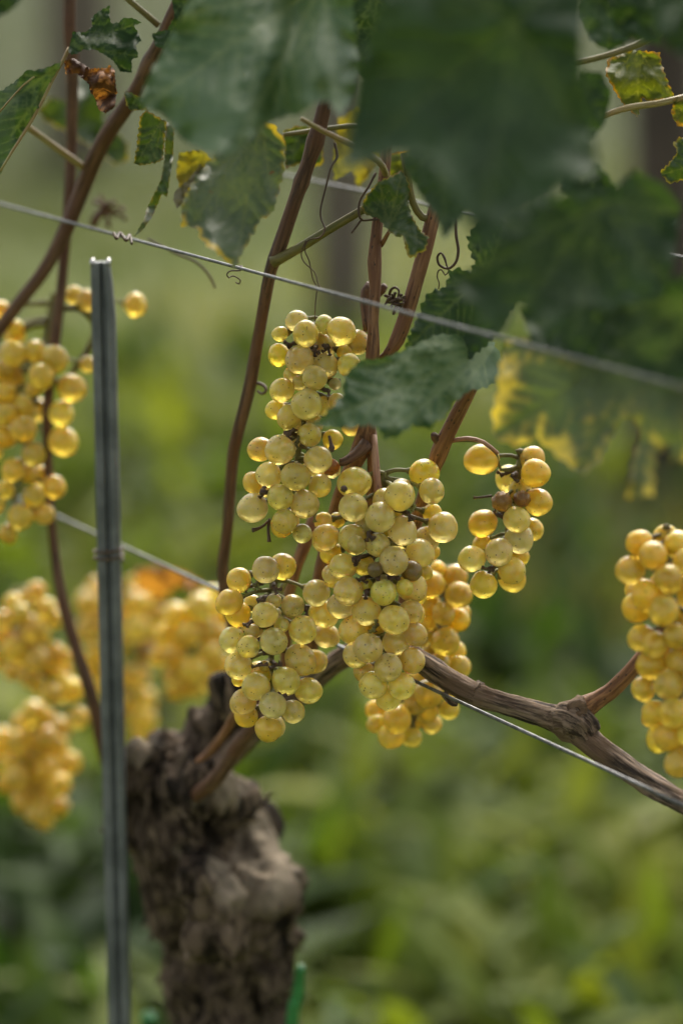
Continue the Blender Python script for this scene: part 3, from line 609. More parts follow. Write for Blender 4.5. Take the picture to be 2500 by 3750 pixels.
leaf([(1472, 623), (1434, 642), (1403, 657), (1380, 669), (1361, 692), (1338, 718), (1323, 757), (1338, 787), (1384, 799), (1411, 833), (1426, 852), (1460, 871), (1473, 862), (1483, 906), (1495, 944), (1522, 942), (1533, 925), (1556, 921), (1564, 891), (1568, 864), (1541, 849), (1522, 818), (1503, 780), (1495, 741), (1503, 695), (1487, 646)],
     1.15, G_MID, (1420, 835), [(1470, 640), (1335, 750), (1500, 700), (1560, 880), (1390, 670)], (0.0, -0.04), 0.003, 0.008, 8, 22, 7, label='small green leaf folded over the middle shoot')
leaf([(268, 116), (312, 118), (339, 98), (335, 67), (357, 45), (404, 20), (400, 58), (408, 85), (435, 83), (451, 65), (491, 67), (520, 83), (491, 94), (509, 125), (518, 150), (498, 165), (507, 208), (482, 219), (484, 266), (442, 263), (415, 223), (384, 201), (348, 181), (319, 183), (308, 179), (286, 196), (263, 201), (250, 188)],
     1.15, G_DARK, (258, 165), [(400, 30), (510, 85), (505, 205), (480, 260), (345, 170)], (0.02, -0.05), 0.003, 0.01, 5, 18, 7, label='torn dark green leaf at the top left')
leaf([(237, 223), (268, 212), (304, 232), (330, 250), (393, 250), (402, 237), (420, 254), (424, 304), (429, 339), (420, 393), (388, 415), (362, 402), (348, 357), (330, 335), (326, 308), (281, 268), (241, 272)],
     1.155, G_BROWN, (240, 240), [(420, 300), (390, 410)], (0, 0), 0.003, 0.022, 5, 16, 7, label='withered brown curled leaf part at the top left')
edge_leaf = leaf([(228, 223), (179, 245), (125, 259), (100, 255), (85, 272), (54, 299), (22, 321), (-27, 357), (-54, 491), (-45, 603), (0, 643), (45, 549), (85, 487), (125, 424), (156, 371), (192, 290), (223, 241)],
     1.15, G_DARK, (226, 226), [(0, 640), (-20, 420), (0, 410), (40, 500)], (-0.03, 0.03), 0.003, 0.012, 6, 26, 7, bend=lambda x, y: 0.03 * np.clip((60 - x) / 100, 0, 1), label='folded green leaf with pale midrib at the left edge')
shoot('midrib', [(254, 175, 7, 1.147), (230, 225, 7, 1.145), (192, 296, 6, 1.145), (150, 384, 6, 1.145), (100, 470, 6, 1.146), (45, 556, 5, 1.147), (0, 630, 4, 1.15)], SRC, M_PETIOLE, 8, parent=edge_leaf)
shoot('midrib', [(215, 238, 3.5, 1.142), (120, 285, 3.4, 1.143), (60, 340, 3.2, 1.146), (0, 410, 3, 1.15)], SRC, M_PETIOLE, 8, parent=edge_leaf)
leaf([(140, 400), (190, 355), (250, 370), (260, 290), (330, 270), (380, 360), (380, 440), (420, 480), (470, 520), (470, 590), (420, 605), (370, 560), (300, 520), (220, 470), (160, 440)], 1.37, G_MID, (340, 300), [(160, 420), (440, 590)], (0, -.05), .004, .02, 8, 40, 12, label='blurred green leaf behind the left shoots')
leaf([(513, 429), (509, 464), (500, 536), (491, 598), (513, 607), (571, 598), (598, 585), (603, 513), (612, 446), (580, 429), (536, 402)], 1.155, G_MID, (600, 430), [(500, 600), (560, 600)], (0.02, 0), .003, .006, 7, 20, 7, label='square green leaf lobe hanging beside the narrow folded leaf')
leaf([(612, 446), (638, 473), (634, 580), (625, 638), (612, 723), (594, 710), (558, 795), (522, 844), (491, 868), (527, 804), (540, 759), (567, 705), (589, 661), (603, 580), (607, 491)], 1.15, G_MID, (620, 450), [(612, 640), (495, 865)], (0, 0), .002, .01, 4, 20, 6, bend=lambda x, y: -.015 * np.abs(np.sin(y / 60)), label='narrow folded leaf hanging down to the upper wire')
leaf([(2223, 215), (2215, 271), (2254, 343), (2286, 391), (2334, 430), (2350, 359), (2382, 375), (2470, 359), (2446, 303), (2422, 239), (2414, 191), (2310, 183)], 1.16, G_LIME, (2330, 175), [(2240, 290), (2334, 420), (2460, 355)], (0, -.05), .004, .01, 7, 24, 8, label='yellow green backlit leaf at the top right')
leaf([(2470, 351), (2454, 415), (2478, 462), (2525, 470), (2565, 360), (2530, 340)], 1.15, G_LIME, (2540, 345), [(2460, 450)], (0, 0), .003, .01, 6, 24, 8)
leaf([(2462, 526), (2486, 502), (2541, 494), (2600, 560), (2565, 640), (2494, 662), (2446, 674), (2414, 630), (2446, 598), (2478, 558)], 1.15, G_MID, (2560, 600), [(2420, 640), (2480, 510)], (0, 0), .003, .01, 8, 24, 8)
leaf([(1470, 590), (1490, 640), (1530, 700), (1570, 760), (1600, 800), (1625, 875), (1655, 840), (1690, 790), (1725, 740), (1760, 640), (1650, 520), (1540, 500)], 1.03, G_DARK, (1620, 520), [(1625, 865), (1500, 640), (1720, 720)], (0, -.05), .004, .012, 8, 40, 11)
leaf([(2360, -20), (2380, 80), (2420, 160), (2500, 210), (2620, 200), (2620, -120), (2400, -120)], 0.90, G_DARK, (2560, -80), [(2380, 90), (2500, 205)], (0, -.08), .005, .015, 8, 50, 14)
leaf([(2230, 20), (2260, 110), (2330, 150), (2410, 165), (2420, 60), (2380, -40), (2230, -80)], 1.02, G_DARK, (2330, -70), [(2260, 110), (2400, 150)], (0, 0), .004, .012, 6, 40, 11)
leaf([(2130, 260), (2200, 262), (2240, 340), (2215, 450), (2160, 520), (2100, 420)], 1.04, G_DARK, (2130, 280), [(2210, 440)], (0, 0), .004, .012, 4, 40, 10)
leaf([(-80, 90), (-80, -80), (110, -60), (80, 0), (40, 40), (0, 62)], 1.02, G_DARK, (-60, -40), [(60, 20)], (0, 0), .003, .01, 6, 40, 11)
leaf([(557, 126), (580, 115), (612, 110), (640, 60), (630, 0), (640, -60), (720, -30), (740, 40), (660, 110), (625, 160), (600, 180), (570, 170)], 1.13, G_DARK, (700, -20), [(560, 130), (600, 170)], (0, 0), .003, .01, 5, 20, 8)
leaf([(455, 335), (482, 339), (500, 350), (530, 357), (540, 402), (482, 406), (464, 388)], 1.14, G_MID, (535, 380), [(458, 338), (470, 395)], (0, 0), .002, .006, 5, 14, 6)
leaf([(655, 560), (740, 545), (790, 600), (715, 690), (670, 730), (645, 640)], 1.22, G_YELLOW, (770, 570), [(680, 710), (660, 570)], (0, 0), .004, .01, 6, 30, 10)
leaf([(1035, 480), (1090, 460), (1180, 470), (1185, 600), (1130, 622), (1100, 602), (1045, 618)], 1.23, G_MID, (1120, 450), [(1050, 600), (1140, 610)], (0, 0), .004, .01, 8, 30, 9)
leaf([(1240, 430), (1320, 390), (1400, 480), (1380, 600), (1345, 650), (1310, 690), (1290, 620), (1225, 660), (1220, 560)], 1.27, G_YELLOW, (1340, 420), [(1310, 670), (1240, 620)], (0, 0), .004, .012, 8, 34, 10, label='blurred bright yellow leaf between the big leaves')
leaf([(1405, 560), (1540, 540), (1530, 600), (1480, 645), (1430, 655)], 1.24, G_LIME, (1500, 550), [(1430, 645)], (0, 0), .003, .01, 6, 30, 9)
leaf([(1900, 1130), (2100, 1150), (2300, 1080), (2480, 1010), (2640, 1020), (2640, 1420), (2400, 1400), (2150, 1320), (1950, 1270)], 0.972, G_DARK, (2560, 1080), [(1910, 1200), (2200, 1320), (2400, 1390)], (-.08, -.03), .005, .02, 12, 50, 14)
leaf([(1290, -80), (1440, -80), (1460, 120), (1440, 290), (1350, 300), (1280, 250), (1270, 100)], 1.14, G_DARK, (1380, -60), [(1360, 290), (1280, 200)], (0, 0), .004, .012, 8, 40, 11)
leaf([(2120, -80), (2330, -80), (2350, 60), (2300, 150), (2230, 190), (2160, 150), (2110, 60)], 1.30, G_DARK, (2230, -70), [(2230, 180), (2140, 120), (2320, 110)], (0, -.05), .004, .014, 8, 40, 11)
leaf([(2080, 560), (2190, 600), (2250, 680), (2240, 760), (2150, 740), (2050, 700)], 1.06, G_DARK, (2060, 620), [(2240, 720)], (0, 0), .004, .012, 8, 40, 11)

# the canopy goes on above the picture: shoots and their leaves
def canopy():
    seed = 3.3; pts = []
    lobes = [(90, 1.0, 26), (32, .86, 24), (148, .86, 24), (-28, .66, 24), (208, .66, 24)]
    for k in range(120):
        a = -90 + 360 * (k + .5) / 120
        r = .34
        for c, h, w in lobes:
            dd = (a - c + 180) % 360 - 180; r = max(r, h * math.exp(-(dd / w) ** 2 * .6) + .04 * (k % 3 - 1))
        if abs((a + 90 + 180) % 360 - 180) < 12: r = .12
        pts.append((r * math.cos(RAD(a)), r * math.sin(RAD(a))))
    nr = 7; V = [(0, 0, 0)]; E = [1.0]; D = [0.0]; Fc = []
    for i in range(1, nr + 1):
        for k, (x, y) in enumerate(pts):
            t = i / nr; X, Y = x * t, y * t; a = math.degrees(math.atan2(Y, X))
            vdis = min(math.hypot(X, Y) * abs(math.sin(RAD((a - c + 180) % 360 - 180))) if abs((a - c + 180) % 360 - 180) < 90 else math.hypot(X, Y) for c, _, _ in lobes)
            V.append((X, Y, .12 * min(1, vdis / .15) * .5 - .22 * (X * X + Y * Y) + .10 * noise.noise(Vector((X * 3, Y * 3, seed))))); E.append((1 - t) * 2); D.append(vdis * 2.2)
    n = len(pts)
    for k in range(n): Fc.append([0, 1 + k, 1 + (k + 1) % n])
    for i in range(nr - 1):
        q = 1 + i * n
        for k in range(n): Fc.append([q + k, q + n + k, q + n + (k + 1) % n, q + (k + 1) % n])
    me = bpy.data.meshes.new('leaf'); me.from_pydata(V, [], Fc); me.polygons.foreach_set('use_smooth', [True] * len(Fc))
    me.attributes.new('vein', 'FLOAT', 'POINT').data.foreach_set('value', np.array(D, np.float32)); me.attributes.new('edge', 'FLOAT', 'POINT').data.foreach_set('value', np.array(E, np.float32))
    me.materials.append(G_CANOPY)
    a = P(0, 746, line(800, .857, SL, 0)); b = P(2500, 1418, line(800, .857, SL, 2500)); dr = (b - a); dr.z = 0
    nrm = Vector((dr.y, -dr.x, 0)).normalized()
    if nrm.y > 0: nrm = -nrm
    top0 = P(1250, -120, 1.1).z
    stems = []
    for k in range(7):
        if k < 5: e = ((480, 1.15), (815, 1.145), (915, 1.17), (1120, 1.15), (150, 1.25))[k]; p = P(e[0] * 1.59439, -395 * 1.59439, e[1])
        else: p = a + dr * (-0.25, 1.25)[k - 5]
        t = Tubes(); hs_ = np.linspace(0, .70 if k < 5 else .95, 6)
        q = [(p + Vector((random.gauss(0, .02) * (h > 0), random.gauss(0, .02) * (h > 0), h)), .0034 - .0014 * h) for h in hs_]
        t.add(q, 8, .03); t.build('shoot', M_DARKSHOOT, vine); stems.append(q)
    for k in range(84):
        st = stems[k % 7]; h = random.random() ** 1.3; i = min(4, int(h * 5)); p = st[i][0].lerp(st[i + 1][0], h * 5 - i)
        out = nrm * random.choice((-1, 1, 1)) * random.uniform(.05, .16) + dr.normalized() * random.gauss(0, .09); out.z = random.uniform(-.02, .05)
        c = p + out; s = random.uniform(.055, .085)
        if c.z - s * 1.0 < top0 - .02: c.z = top0 + s
        hang = (out.normalized() * .5 + Vector((random.gauss(0, .25), random.gauss(0, .25), -0.75))).normalized()
        up = (Vector((0, 0, 1)) * .55 + out.normalized() * .7 + Vector((random.gauss(0, .3), random.gauss(0, .3), 0)))
        up = (up - hang * up.dot(hang)).normalized(); sd = hang.cross(up)
        o = bpy.data.objects.new('leaf', me); link(o, vine)
        m = Matrix((sd, hang, up)).transposed(); o.rotation_euler = m.to_euler(); o.scale = (s, s, s); o.location = c - vine.location
        t = Tubes(); t.add([(p, .0013), (p.lerp(c, .5) + Vector((0, 0, .02)), .0011), (c, .0009)], 6, .02)
        pt = t.build('petiole', M_PETIOLE, vine); pt.parent = o
        pt.matrix_parent_inverse = Matrix.LocRotScale(o.location, o.rotation_euler, o.scale).inverted()
G_CANOPY = mat_leaf('leaf_canopy', (0.043, 0.085, 0.021), (0.076, 0.119, 0.030), (0.128, 0.170, 0.060), rough=.5, trans=.3)
canopy()

# ------------------------------------------------------------------ grape bunches
def grape_mesh(i):
    import bmesh
    bm = bmesh.new(); bmesh.ops.create_icosphere(bm, subdivisions=4, radius=1)
    for v in bm.verts:
        c = v.co.copy(); k = 1 + 0.075 * noise.noise(c * 0.9 + Vector((i * 7, 0, 0))) + 0.010 * noise.noise(c * 2.6 + Vector((0, i * 5, 0)))
        if i == 5: k = 0.93 + 0.16 * noise.noise(c * 2.2) + 0.08 * noise.noise(c * 6)
        v.co = Vector((c.x * k, c.y * k, c.z * k * (0.97 + 0.05 * (i % 4))))
    me = bpy.data.meshes.new('grape'); bm.to_mesh(me); bm.free()
    me.polygons.foreach_set('use_smooth', [True] * len(me.polygons)); me.materials.append(M_GRAPE); return me
GM = [grape_mesh(i) for i in range(6)]
TINT = {'': (1, 1, 1), 'b': (0.42, 0.28, 0.22), 'o': (1.0, 0.89, 0.43), 'g': (0.90, 0.91, 0.74), 'd': (0.36, 0.32, 0.34), 'y': (1.06, 0.97, 0.42), 'r': (0.5, 0.25, 0.22)}

def bunch(data, conv, d, label, fill=8, tint='', ped=None, thick=1.0, lean=0.0, name='grape_bunch', stubs=()):
    s = conv(1, 0)[0] - conv(0, 0)[0]; gl = []
    for e in data:
        x, y = conv(e[0], e[1]); gl.append([x, y, e[2] * s, e[3], e[4] if len(e) > 4 else tint])
    xy = np.array([(g[0], g[1]) for g in gl]); rr = np.array([g[2] for g in gl])
    A = np.polyfit(xy[:, 1], xy[:, 0], 1) if np.ptp(xy[:, 1]) > 150 else np.array([0, xy[:, 0].mean()])
    ax = lambda y: A[0] * y + A[1]
    W = np.percentile(np.abs(xy[:, 0] - ax(xy[:, 1])) + rr, 85); T = W * 0.8 * thick
    placed = []
    def place(x, y, r, L, tn):
        want = -T * math.sqrt(max(0.0, 1 - min(1, ((x - ax(y)) / W) ** 2))) + L * 0.75 * r + lean * (y - xy[:, 1].mean())
        cons = []
        for (x2, y2, r2, L2, t2, z2) in placed:
            h = (0.93 * (r + r2)) ** 2 - (x - x2) ** 2 - (y - y2) ** 2
            if h > 0: cons.append((z2, math.sqrt(h), L2 < L))
        cand = [want] + [z + k for z, k, _ in cons] + [z - k for z, k, _ in cons]
        ok = [c for c in cand if all((c >= z + k - 1e-6) if fr else abs(c - z) >= k - 1e-6 for z, k, fr in cons)]
        z = min(ok, key=lambda c: abs(c - want)) if ok else want + T
        placed.append((x, y, r, L, tn, z))
    for g in sorted(gl, key=lambda g: g[3]): place(*g)
    n0 = len(placed)
    for k in range(fill):
        a, b = random.sample(gl, 2)
        if math.hypot(a[0] - b[0], a[1] - b[1]) > 4.5 * a[2]: b = a
        place((a[0] + b[0]) / 2 + random.gauss(0, .25) * a[2], (a[1] + b[1]) / 2 + random.gauss(0, .2) * a[2], a[2] * random.uniform(.85, 1), 4, tint)
    m2 = KPX * d
    y0, y1 = xy[:, 1].min(), xy[:, 1].max()
    root = empty(name, P(ax(y0), y0 - 10, d)); tag(root, label, 'grape bunch', 'bunches of ripe yellow grapes')
    st = Tubes(); axis = lambda y: P(ax(y), y, d + 0.15 * T * m2)
    st.add([(axis(y), (0.0022 - 0.0013 * (y - y0) / max(1, y1 - y0))) for y in np.linspace(y0 - 6, y1 - 20, 6)], 8, 0.006, .15, 400)
    if ped:
        pp = trace(ped, SRC); st.add(pp + [(axis(y0 + 30), .002)], 10, 0.004, .08, 300)
    for (x, y, r, L, tn, z) in placed:
        dd = d + z * m2; c = P(x, y, dd); R = r * KPX * dd
        hang = min(max(y - 0.9 * r, y0), y1); hub = axis(hang)
        dr = (hub - c); dr.z += R * 0.5; dr.normalize()
        o = bpy.data.objects.new('grape', GM[5] if tn in 'br' and tn else random.choice(GM[:5])); link(o, root)
        o.location = c - root.location
        q = dr.to_track_quat('Z', 'Y'); o.rotation_mode = 'QUATERNION'; o.rotation_quaternion = q @ Matrix.Rotation(random.uniform(0, 6.28), 4, 'Z').to_quaternion()
        o.scale = (R * random.uniform(.955, 1.03), R * random.uniform(.955, 1.03), R * random.uniform(.97, 1.05))
        tcol = TINT[tn]; j = random.uniform(.80, 1.05)
        o.color = (tcol[0] * j, tcol[1] * j * random.uniform(.96, 1.03), tcol[2] * random.uniform(.85, 1.1), 1)
        a0 = c + dr * R * 0.96; a1 = c + dr * (R + 0.0022)
        mid = a1.lerp(hub, .5) + Vector((0, 0, .001))
        if (hub - a1).length > 0.001:
            st.add([(a0, .0020), (a0.lerp(a1, .5), .0017), (a1, .0010), (mid, .0010), (hub, .0013)], 7, 0.003, .15, 600)
    st.build('stem', M_STEM, root)
    for sx, sy in stubs:                                            # bare twigs left where berries dropped, in the gaps
        X, Y = conv(sx, sy)
        near = [(math.hypot(X - p[0], Y - p[1]) - p[2], p[5]) for p in placed[:n0]]
        z = min([q for e, q in near if e < 0.7 * rr.mean()] or [0]); dd = d + z * m2 + 0.001
        c = P(X, Y, dd); tw = Tubes(); back = axis(min(max(Y - 20, y0), y1))
        tw.add([(c.lerp(back, .6), .0010), (c.lerp(back, .25), .0010), (c, .0011)], 7, .003, .2, 600)
        for k in range(random.choice((2, 3, 3, 4))):
            v = (RT * random.gauss(0, 1) + UP * random.gauss(-.5, .7) - FWD * random.uniform(0, .5)).normalized() * random.uniform(.002, .0042)
            tw.add([(c, .0007), (c + v * .6 + Vector((0, 0, -.0004)), .0006), (c + v * .9, .0009), (c + v, .0013), (c + v * 1.12, .0006)], 7, .001, .2, 700)
        tw.build('bare_twig', random.choice((M_TENDRIL, M_STEM, M_TENDRIL)), root)
    return root

BA = [(583,218,69,2),(645,298,86,1),(479,302,50,2,'g'),(762,240,62,2),(869,280,95,1),(965,350,78,3),(473,437,75,2,'y'),(603,466,92,1),(771,505,82,2),(915,500,75,1),(545,560,45,3),(604,615,52,2),(702,580,82,0),(494,660,80,1),(650,748,99,0),(455,785,64,3,'y'),(536,830,77,0,'g'),(840,730,54,1),(780,760,72,3),(667,945,75,1),(930,890,62,3,'o'),(815,975,66,3,'y'),(555,880,62,3),
      (355,1038,80,2,'y'),(480,1043,100,0),(545,985,70,3),(720,1103,92,0),(800,1150,60,2,'r'),(408,1203,87,1),(578,1210,95,0,'g'),(312,1250,70,2,'y'),(735,1270,78,1),(480,1345,84,0,'g'),(637,1388,95,0),(305,1413,95,0),(508,1495,83,0,'g'),(622,1575,62,1,'g'),(490,1530,72,2,'y'),(830,620,40,3),(890,420,50,3,'y'),(700,880,60,3)]
bunch(BA, ZA, 1.178, 'long sharp bunch at the upper centre, partly covered by a leaf tip', 10, ped=[(1370, 1290, 8, 1.178), (1330, 1270, 9, 1.18), (1260, 1262, 10, 1.18)], stubs=[(790,390),(835,600),(790,665),(700,400),(560,365),(380,1315),(520,935),(580,1000),(700,1450)])
BB = [(257,290,98,2),(248,448,97,1),(450,410,80,2),(545,375,97,0),(420,515,97,0),(700,235,95,1,'y'),(748,345,86,0),(562,598,97,1),(820,580,105,0),(755,490,65,3,'y'),(712,655,85,2),(75,640,88,0),(60,535,60,2),(150,530,52,3,'y'),(240,640,85,1),(270,688,58,0,'g'),(405,690,77,1),(507,790,94,0),(675,740,95,2),(110,740,72,2,'y'),(185,825,85,1),(320,820,70,2,'y'),(620,855,67,0,'d'),(388,845,50,0,'d'),(577,960,55,0,'g'),(220,985,95,0),(440,992,88,0),(625,960,95,2),(750,735,55,3,'y'),(175,1075,85,1),(333,1113,97,1),(508,1167,99,0),(615,1117,80,1),(640,1010,70,3,'y'),(255,1230,92,1),(645,1260,75,1),(520,1310,87,1),(345,1343,96,0),(272,1390,87,1),(625,1427,86,1),(320,1500,68,2),(472,1473,95,0),(378,1582,92,0),(557,1590,90,0),(475,1665,85,1),(330,560,70,2),(500,480,60,3,'y'),(130,900,70,3),(335,945,42,3,'y'),(690,860,60,3,'y'),(420,600,60,3,'y'),(400,1200,60,3,'y')]
bunch(BB, ZB, 1.172, 'largest sharp bunch in the centre of the photo with dusty freckled grapes', 14, stubs=[(385,1215),(600,485),(345,615),(290,765),(300,905),(510,890),(640,440),(250,775),(420,870),(330,985)])
BC = [(347,620,135,2,'y'),(615,515,138,0),(790,485,140,1,'y'),(245,845,135,0,'o'),(340,965,130,2,'y'),(485,860,95,3),(605,972,137,0),(890,880,118,2),(1130,750,142,1),(1205,960,147,1),(280,1225,137,1),(445,1295,122,0),(700,1240,140,0),(990,1130,150,1),(1235,1185,125,2),(345,1490,145,1),(970,1430,160,1),(1090,1450,128,2),(610,1490,62,3,'y'),(340,1630,70,3,'y'),(515,1700,150,0),(820,1640,150,1,'g'),(1045,1740,140,1),(400,1850,130,1),(420,2000,120,2,'o'),(690,1890,140,0),(890,1950,120,1),(645,2130,138,1,'o'),(780,1080,80,3),(700,830,80,3),(580,1590,90,3,'y'),(480,1140,80,3)]
bunch(BC, ZC, 1.185, 'sharp bunch left of centre hanging in front of the bent cane', 7, ped=[(1075, 2060, 11, 1.20), (1045, 2130, 11, 1.19), (1015, 2190, 9, 1.185), (1010, 2230, 8, 1.187)], stubs=[(430,690),(530,650),(700,690),(540,820),(1040,900),(550,1480),(720,1480),(820,1790),(470,1040),(590,1330),(850,940)])
BD = [(790,845,55,2),(748,940,88,0),(905,890,78,1,'o'),(922,1008,88,0),(740,1070,70,2),(825,1130,75,0),(915,1165,75,1,'y'),(720,1190,60,2),(700,1280,62,1),(835,1305,95,0),(900,1370,72,2,'y'),(800,1440,72,1),(920,1470,78,1),(740,1380,60,3),(730,1640,95,0),(650,1690,80,1),(860,1740,68,2,'y'),(710,1740,85,1),(400,1740,70,2,'o'),(395,1830,60,2,'y'),(530,1800,92,0),(495,1905,88,1,'o'),(620,1915,66,2,'y'),(750,1830,66,2,'y'),(640,1820,55,2),(640,1560,70,3),(780,1550,80,2),(850,1600,80,3)]
bunch(BD, ZB, 1.245, 'blurred bunch behind the horizontal cane, below the small bunch', 12, 'o')
BE = [(1065,143,102,0,'y'),(1390,145,88,2,'y'),(1410,232,97,0,'y'),(1425,415,92,1,'y'),(1310,340,75,2,'y'),(1195,413,70,0,'b'),(1325,395,56,1,'b'),(1075,550,88,2,'y'),(1290,525,88,0),(1385,590,72,2,'y'),(1305,655,95,1),(1175,733,93,0),(1008,778,88,0),(1075,690,70,2,'y'),(1258,850,90,0),(1080,945,90,1,'y'),(1260,905,88,2,'y'),(1310,760,60,2,'y')]
bunch(BE, ZB, 1.190, 'small loose bunch of about eighteen glowing grapes right of centre', 2, ped=[(1655, 1615, 5, 1.17), (1760, 1618, 5, 1.175), (1815, 1660, 6, 1.185), (1832, 1720, 6, 1.19)], thick=0.7, stubs=[(1215,235),(1260,250),(1170,500),(1120,840),(1090,510)])
BF = [(1330,130,72,1,'y'),(1400,200,80,0),(1280,280,82,0),(1470,100,70,2),(1540,140,80,1,'y'),(1320,480,85,2,'y'),(1370,420,90,0),(1490,330,85,0),(1460,500,85,0),(1600,240,85,0),(1340,650,72,1,'o'),(1410,690,75,0),(1530,640,72,0),(1390,800,85,0),(1350,930,70,1,'y'),(1490,910,85,0),(1410,1060,68,1),(1510,1060,85,0),(1440,1200,75,1,'y'),(1490,1190,85,0),(1540,1340,82,0,'o'),(1550,780,80,0),(1480,760,70,1),(1620,420,85,0),(1640,560,85,0),(1660,700,85,0),(1640,880,85,0),(1630,1020,85,0),(1620,1180,85,0),(1700,320,80,1),(1720,620,80,1),(1580,520,75,1),(1580,1280,75,1)]
bunch(BF, ZF, 1.10, 'blurred bunch cut by the right edge of the photo', 10, 'o')
BG = [(0,340,60,0,'o'),(590,280,78,0,'o'),(500,240,62,1,'y'),(915,310,82,0,'o'),(110,460,55,1,'y'),(95,640,85,0),(240,620,80,1),(370,670,95,0),(60,730,80,1),(280,790,90,0),(230,875,58,1,'y'),(595,710,56,0),(490,870,95,0),(40,900,72,1),(415,1040,85,1,'y'),(430,1230,105,0,'y'),(150,1000,90,1),(40,1050,80,0,'y'),(160,1150,95,0),(30,1200,80,1),(230,1320,85,0),(90,1420,80,0),(370,1540,80,0),(230,1600,80,0),(30,1560,70,1,'y'),(300,1720,76,0),(140,1740,90,0),(50,1850,60,1,'o'),(200,1450,60,2,'y'),(-60,800,80,0),(-60,1000,80,0),(-60,1300,80,0),(-40,1650,80,0)]
bunch(BG, ZG, 1.335, 'blurred tall bunch at the left edge above the other left bunches', 24, 'o', ped=[(240, 1130, 12, 1.31), (300, 1130, 16, 1.32), (350, 1200, 14, 1.33), (300, 1320, 12, 1.33), (200, 1400, 10, 1.32)])
BH = [(235,460,65,1,'o'),(90,540,70,1),(30,640,70,0),(210,700,82,0),(345,640,65,1,'y'),(80,830,80,0),(290,570,70,0,'y'),(240,900,82,0),(360,860,75,0),(400,880,60,1),(330,960,70,1,'y'),(80,980,55,1),(180,1000,70,0),(250,1060,65,1),(20,740,60,1),(140,600,62,0,'y'),(400,1060,80,1,'y'),(460,1090,80,0,'y'),(330,1110,70,0,'y'),(500,1270,78,0,'o'),(150,760,70,1),(-40,700,80,1),(-40,900,80,1)]
bunch(BH, ZH, 1.46, 'blurred bunch at the left edge, middle of the three stacked there', 18, 'o')
BI = [(220,1240,90,0,'y'),(150,1290,70,1),(20,1400,70,0,'y'),(130,1420,82,0),(290,1400,85,0),(200,1500,80,1),(360,1450,80,1),(60,1560,72,0),(440,1560,82,0,'o'),(300,1600,90,0),(120,1650,80,0),(240,1700,82,0),(380,1700,80,0),(50,1680,70,1),(150,1800,76,0),(300,1810,80,0),(380,1830,60,1),(230,1880,66,0),(290,1930,56,1),(300,1280,70,1,'o'),(380,1330,70,1,'o'),(180,1580,70,1),(-40,1480,80,0,'o')]
bunch(BI, ZH, 1.52, 'blurred bunch lowest at the left, beside the foot of the metal post', 18, 'o')
BJ = [(570,540,85,0,'o'),(880,540,92,0,'o'),(560,700,82,0,'o'),(610,850,75,0),(1000,620,92,0,'o'),(870,700,92,0),(930,850,82,0,'b'),(880,1000,74,0),(560,960,82,0,'o'),(930,1150,74,0,'o'),(920,1280,82,0,'y'),(880,1380,62,0,'o'),(620,1080,65,0),(720,620,85,1),(740,800,85,1),(740,980,85,1),(1000,450,70,1,'o'),(880,430,80,1,'y'),(620,430,60,1),(760,1150,70,1),(850,1220,70,1)]
bunch(BJ, ZH, 1.66, 'most blurred amber bunch, half hidden behind the metal post', 18, 'o')
BK = [(1130,620,90,0,'y'),(1280,560,92,0,'y'),(1350,500,80,1,'y'),(1200,740,82,0),(1060,740,80,1,'y'),(1010,880,62,1,'y'),(1120,870,82,0),(1230,960,90,0),(1330,850,82,0),(1310,700,82,0),(1100,1000,70,0,'o'),(1180,1060,80,0),(1310,1030,80,0),(1250,1080,62,1),(1400,930,80,1),(1130,1080,62,1,'o'),(1400,750,80,1),(1200,600,70,1,'y'),(1390,620,70,1,'y')]
bunch(BK, ZH, 1.48, 'blurred round bunch above the trunk, left of the sharp bunches', 14, 'o')
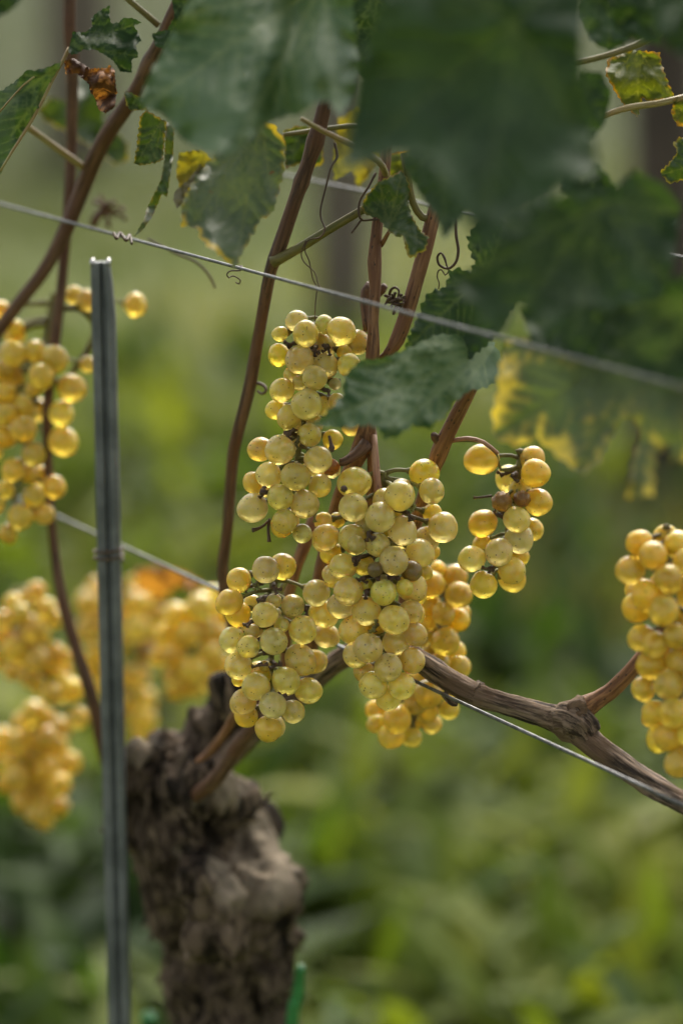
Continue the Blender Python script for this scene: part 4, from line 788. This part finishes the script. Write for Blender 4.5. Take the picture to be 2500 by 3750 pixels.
# withered leaf over the amber bunch
leaf([(860, 320), (960, 300), (1060, 310), (1180, 340), (1300, 420), (1240, 470), (1150, 430), (1060, 480), (1000, 560), (960, 480), (880, 460)], 1.52, mat_leaf('leaf_amber', (0.40, 0.20, 0.04), (0.28, 0.13, 0.04), (.2, .1, .04), trans=.45, rough=.6, spot=0.12), (1180, 350), [(870, 400), (1000, 540), (1280, 430)], (0, 0), .004, .03, 8, 40, 10, conv=ZH, label='blurred amber withered leaf above the amber bunch')
# bare black fruit stalks sticking out of the bunches
BST = [[(985, 1905, 5, 1.172), (965, 1925, 5, 1.17), (940, 1938, 6, 1.168), (925, 1942, 9, 1.167)], [(988, 1900, 5, 1.172), (982, 1935, 5, 1.17), (984, 1965, 6, 1.17), (985, 1985, 8, 1.17)],
       [(1800, 1815, 5, 1.186), (1770, 1820, 4, 1.185), (1745, 1822, 4, 1.184), (1732, 1822, 7, 1.184)], [(1205, 1595, 5, 1.15), (1212, 1625, 6, 1.15), (1215, 1640, 12, 1.15), (1212, 1655, 8, 1.15)],
       [(975, 1800, 8, 1.16), (965, 1802, 14, 1.158), (953, 1800, 12, 1.158)], [(1038, 1585, 7, 1.165), (1062, 1585, 8, 1.165), (1085, 1595, 8, 1.168)], [(1250, 1790, 8, 1.15), (1258, 1790, 15, 1.15), (1264, 1792, 8, 1.152)]]
for b in BST: shoot('bare_stalk', b, SRC, M_TENDRIL, 8, .25, step=.0015, freq=800)

# ------------------------------------------------------------------ green plastic bits at the foot of the vine
def stake(pts, r, label):
    p = trace(pts, SRC); t = Tubes(); p[0] = (p[0][0], p[0][1] * .35)
    t.add([p[0], (p[0][0].lerp(p[1][0], .06), p[1][1] * .8)] + p[1:], 14, .006, .02, 60)
    return tag(t.build('plastic_stake', M_PLASTIC), label, 'stake', 'green plastic stakes')
stake([(1100, 3540, 20, 1.345), (1090, 3640, 22, 1.355), (1066, 3800, 24, 1.37), (1040, 4600, 24, 1.47)], 1, 'green plastic stake beside the right side of the trunk')
stake([(545, 3722, 30, 1.46), (545, 3800, 32, 1.47), (540, 4400, 32, 1.52)], 1, 'green plastic stake top between post and trunk at the bottom')
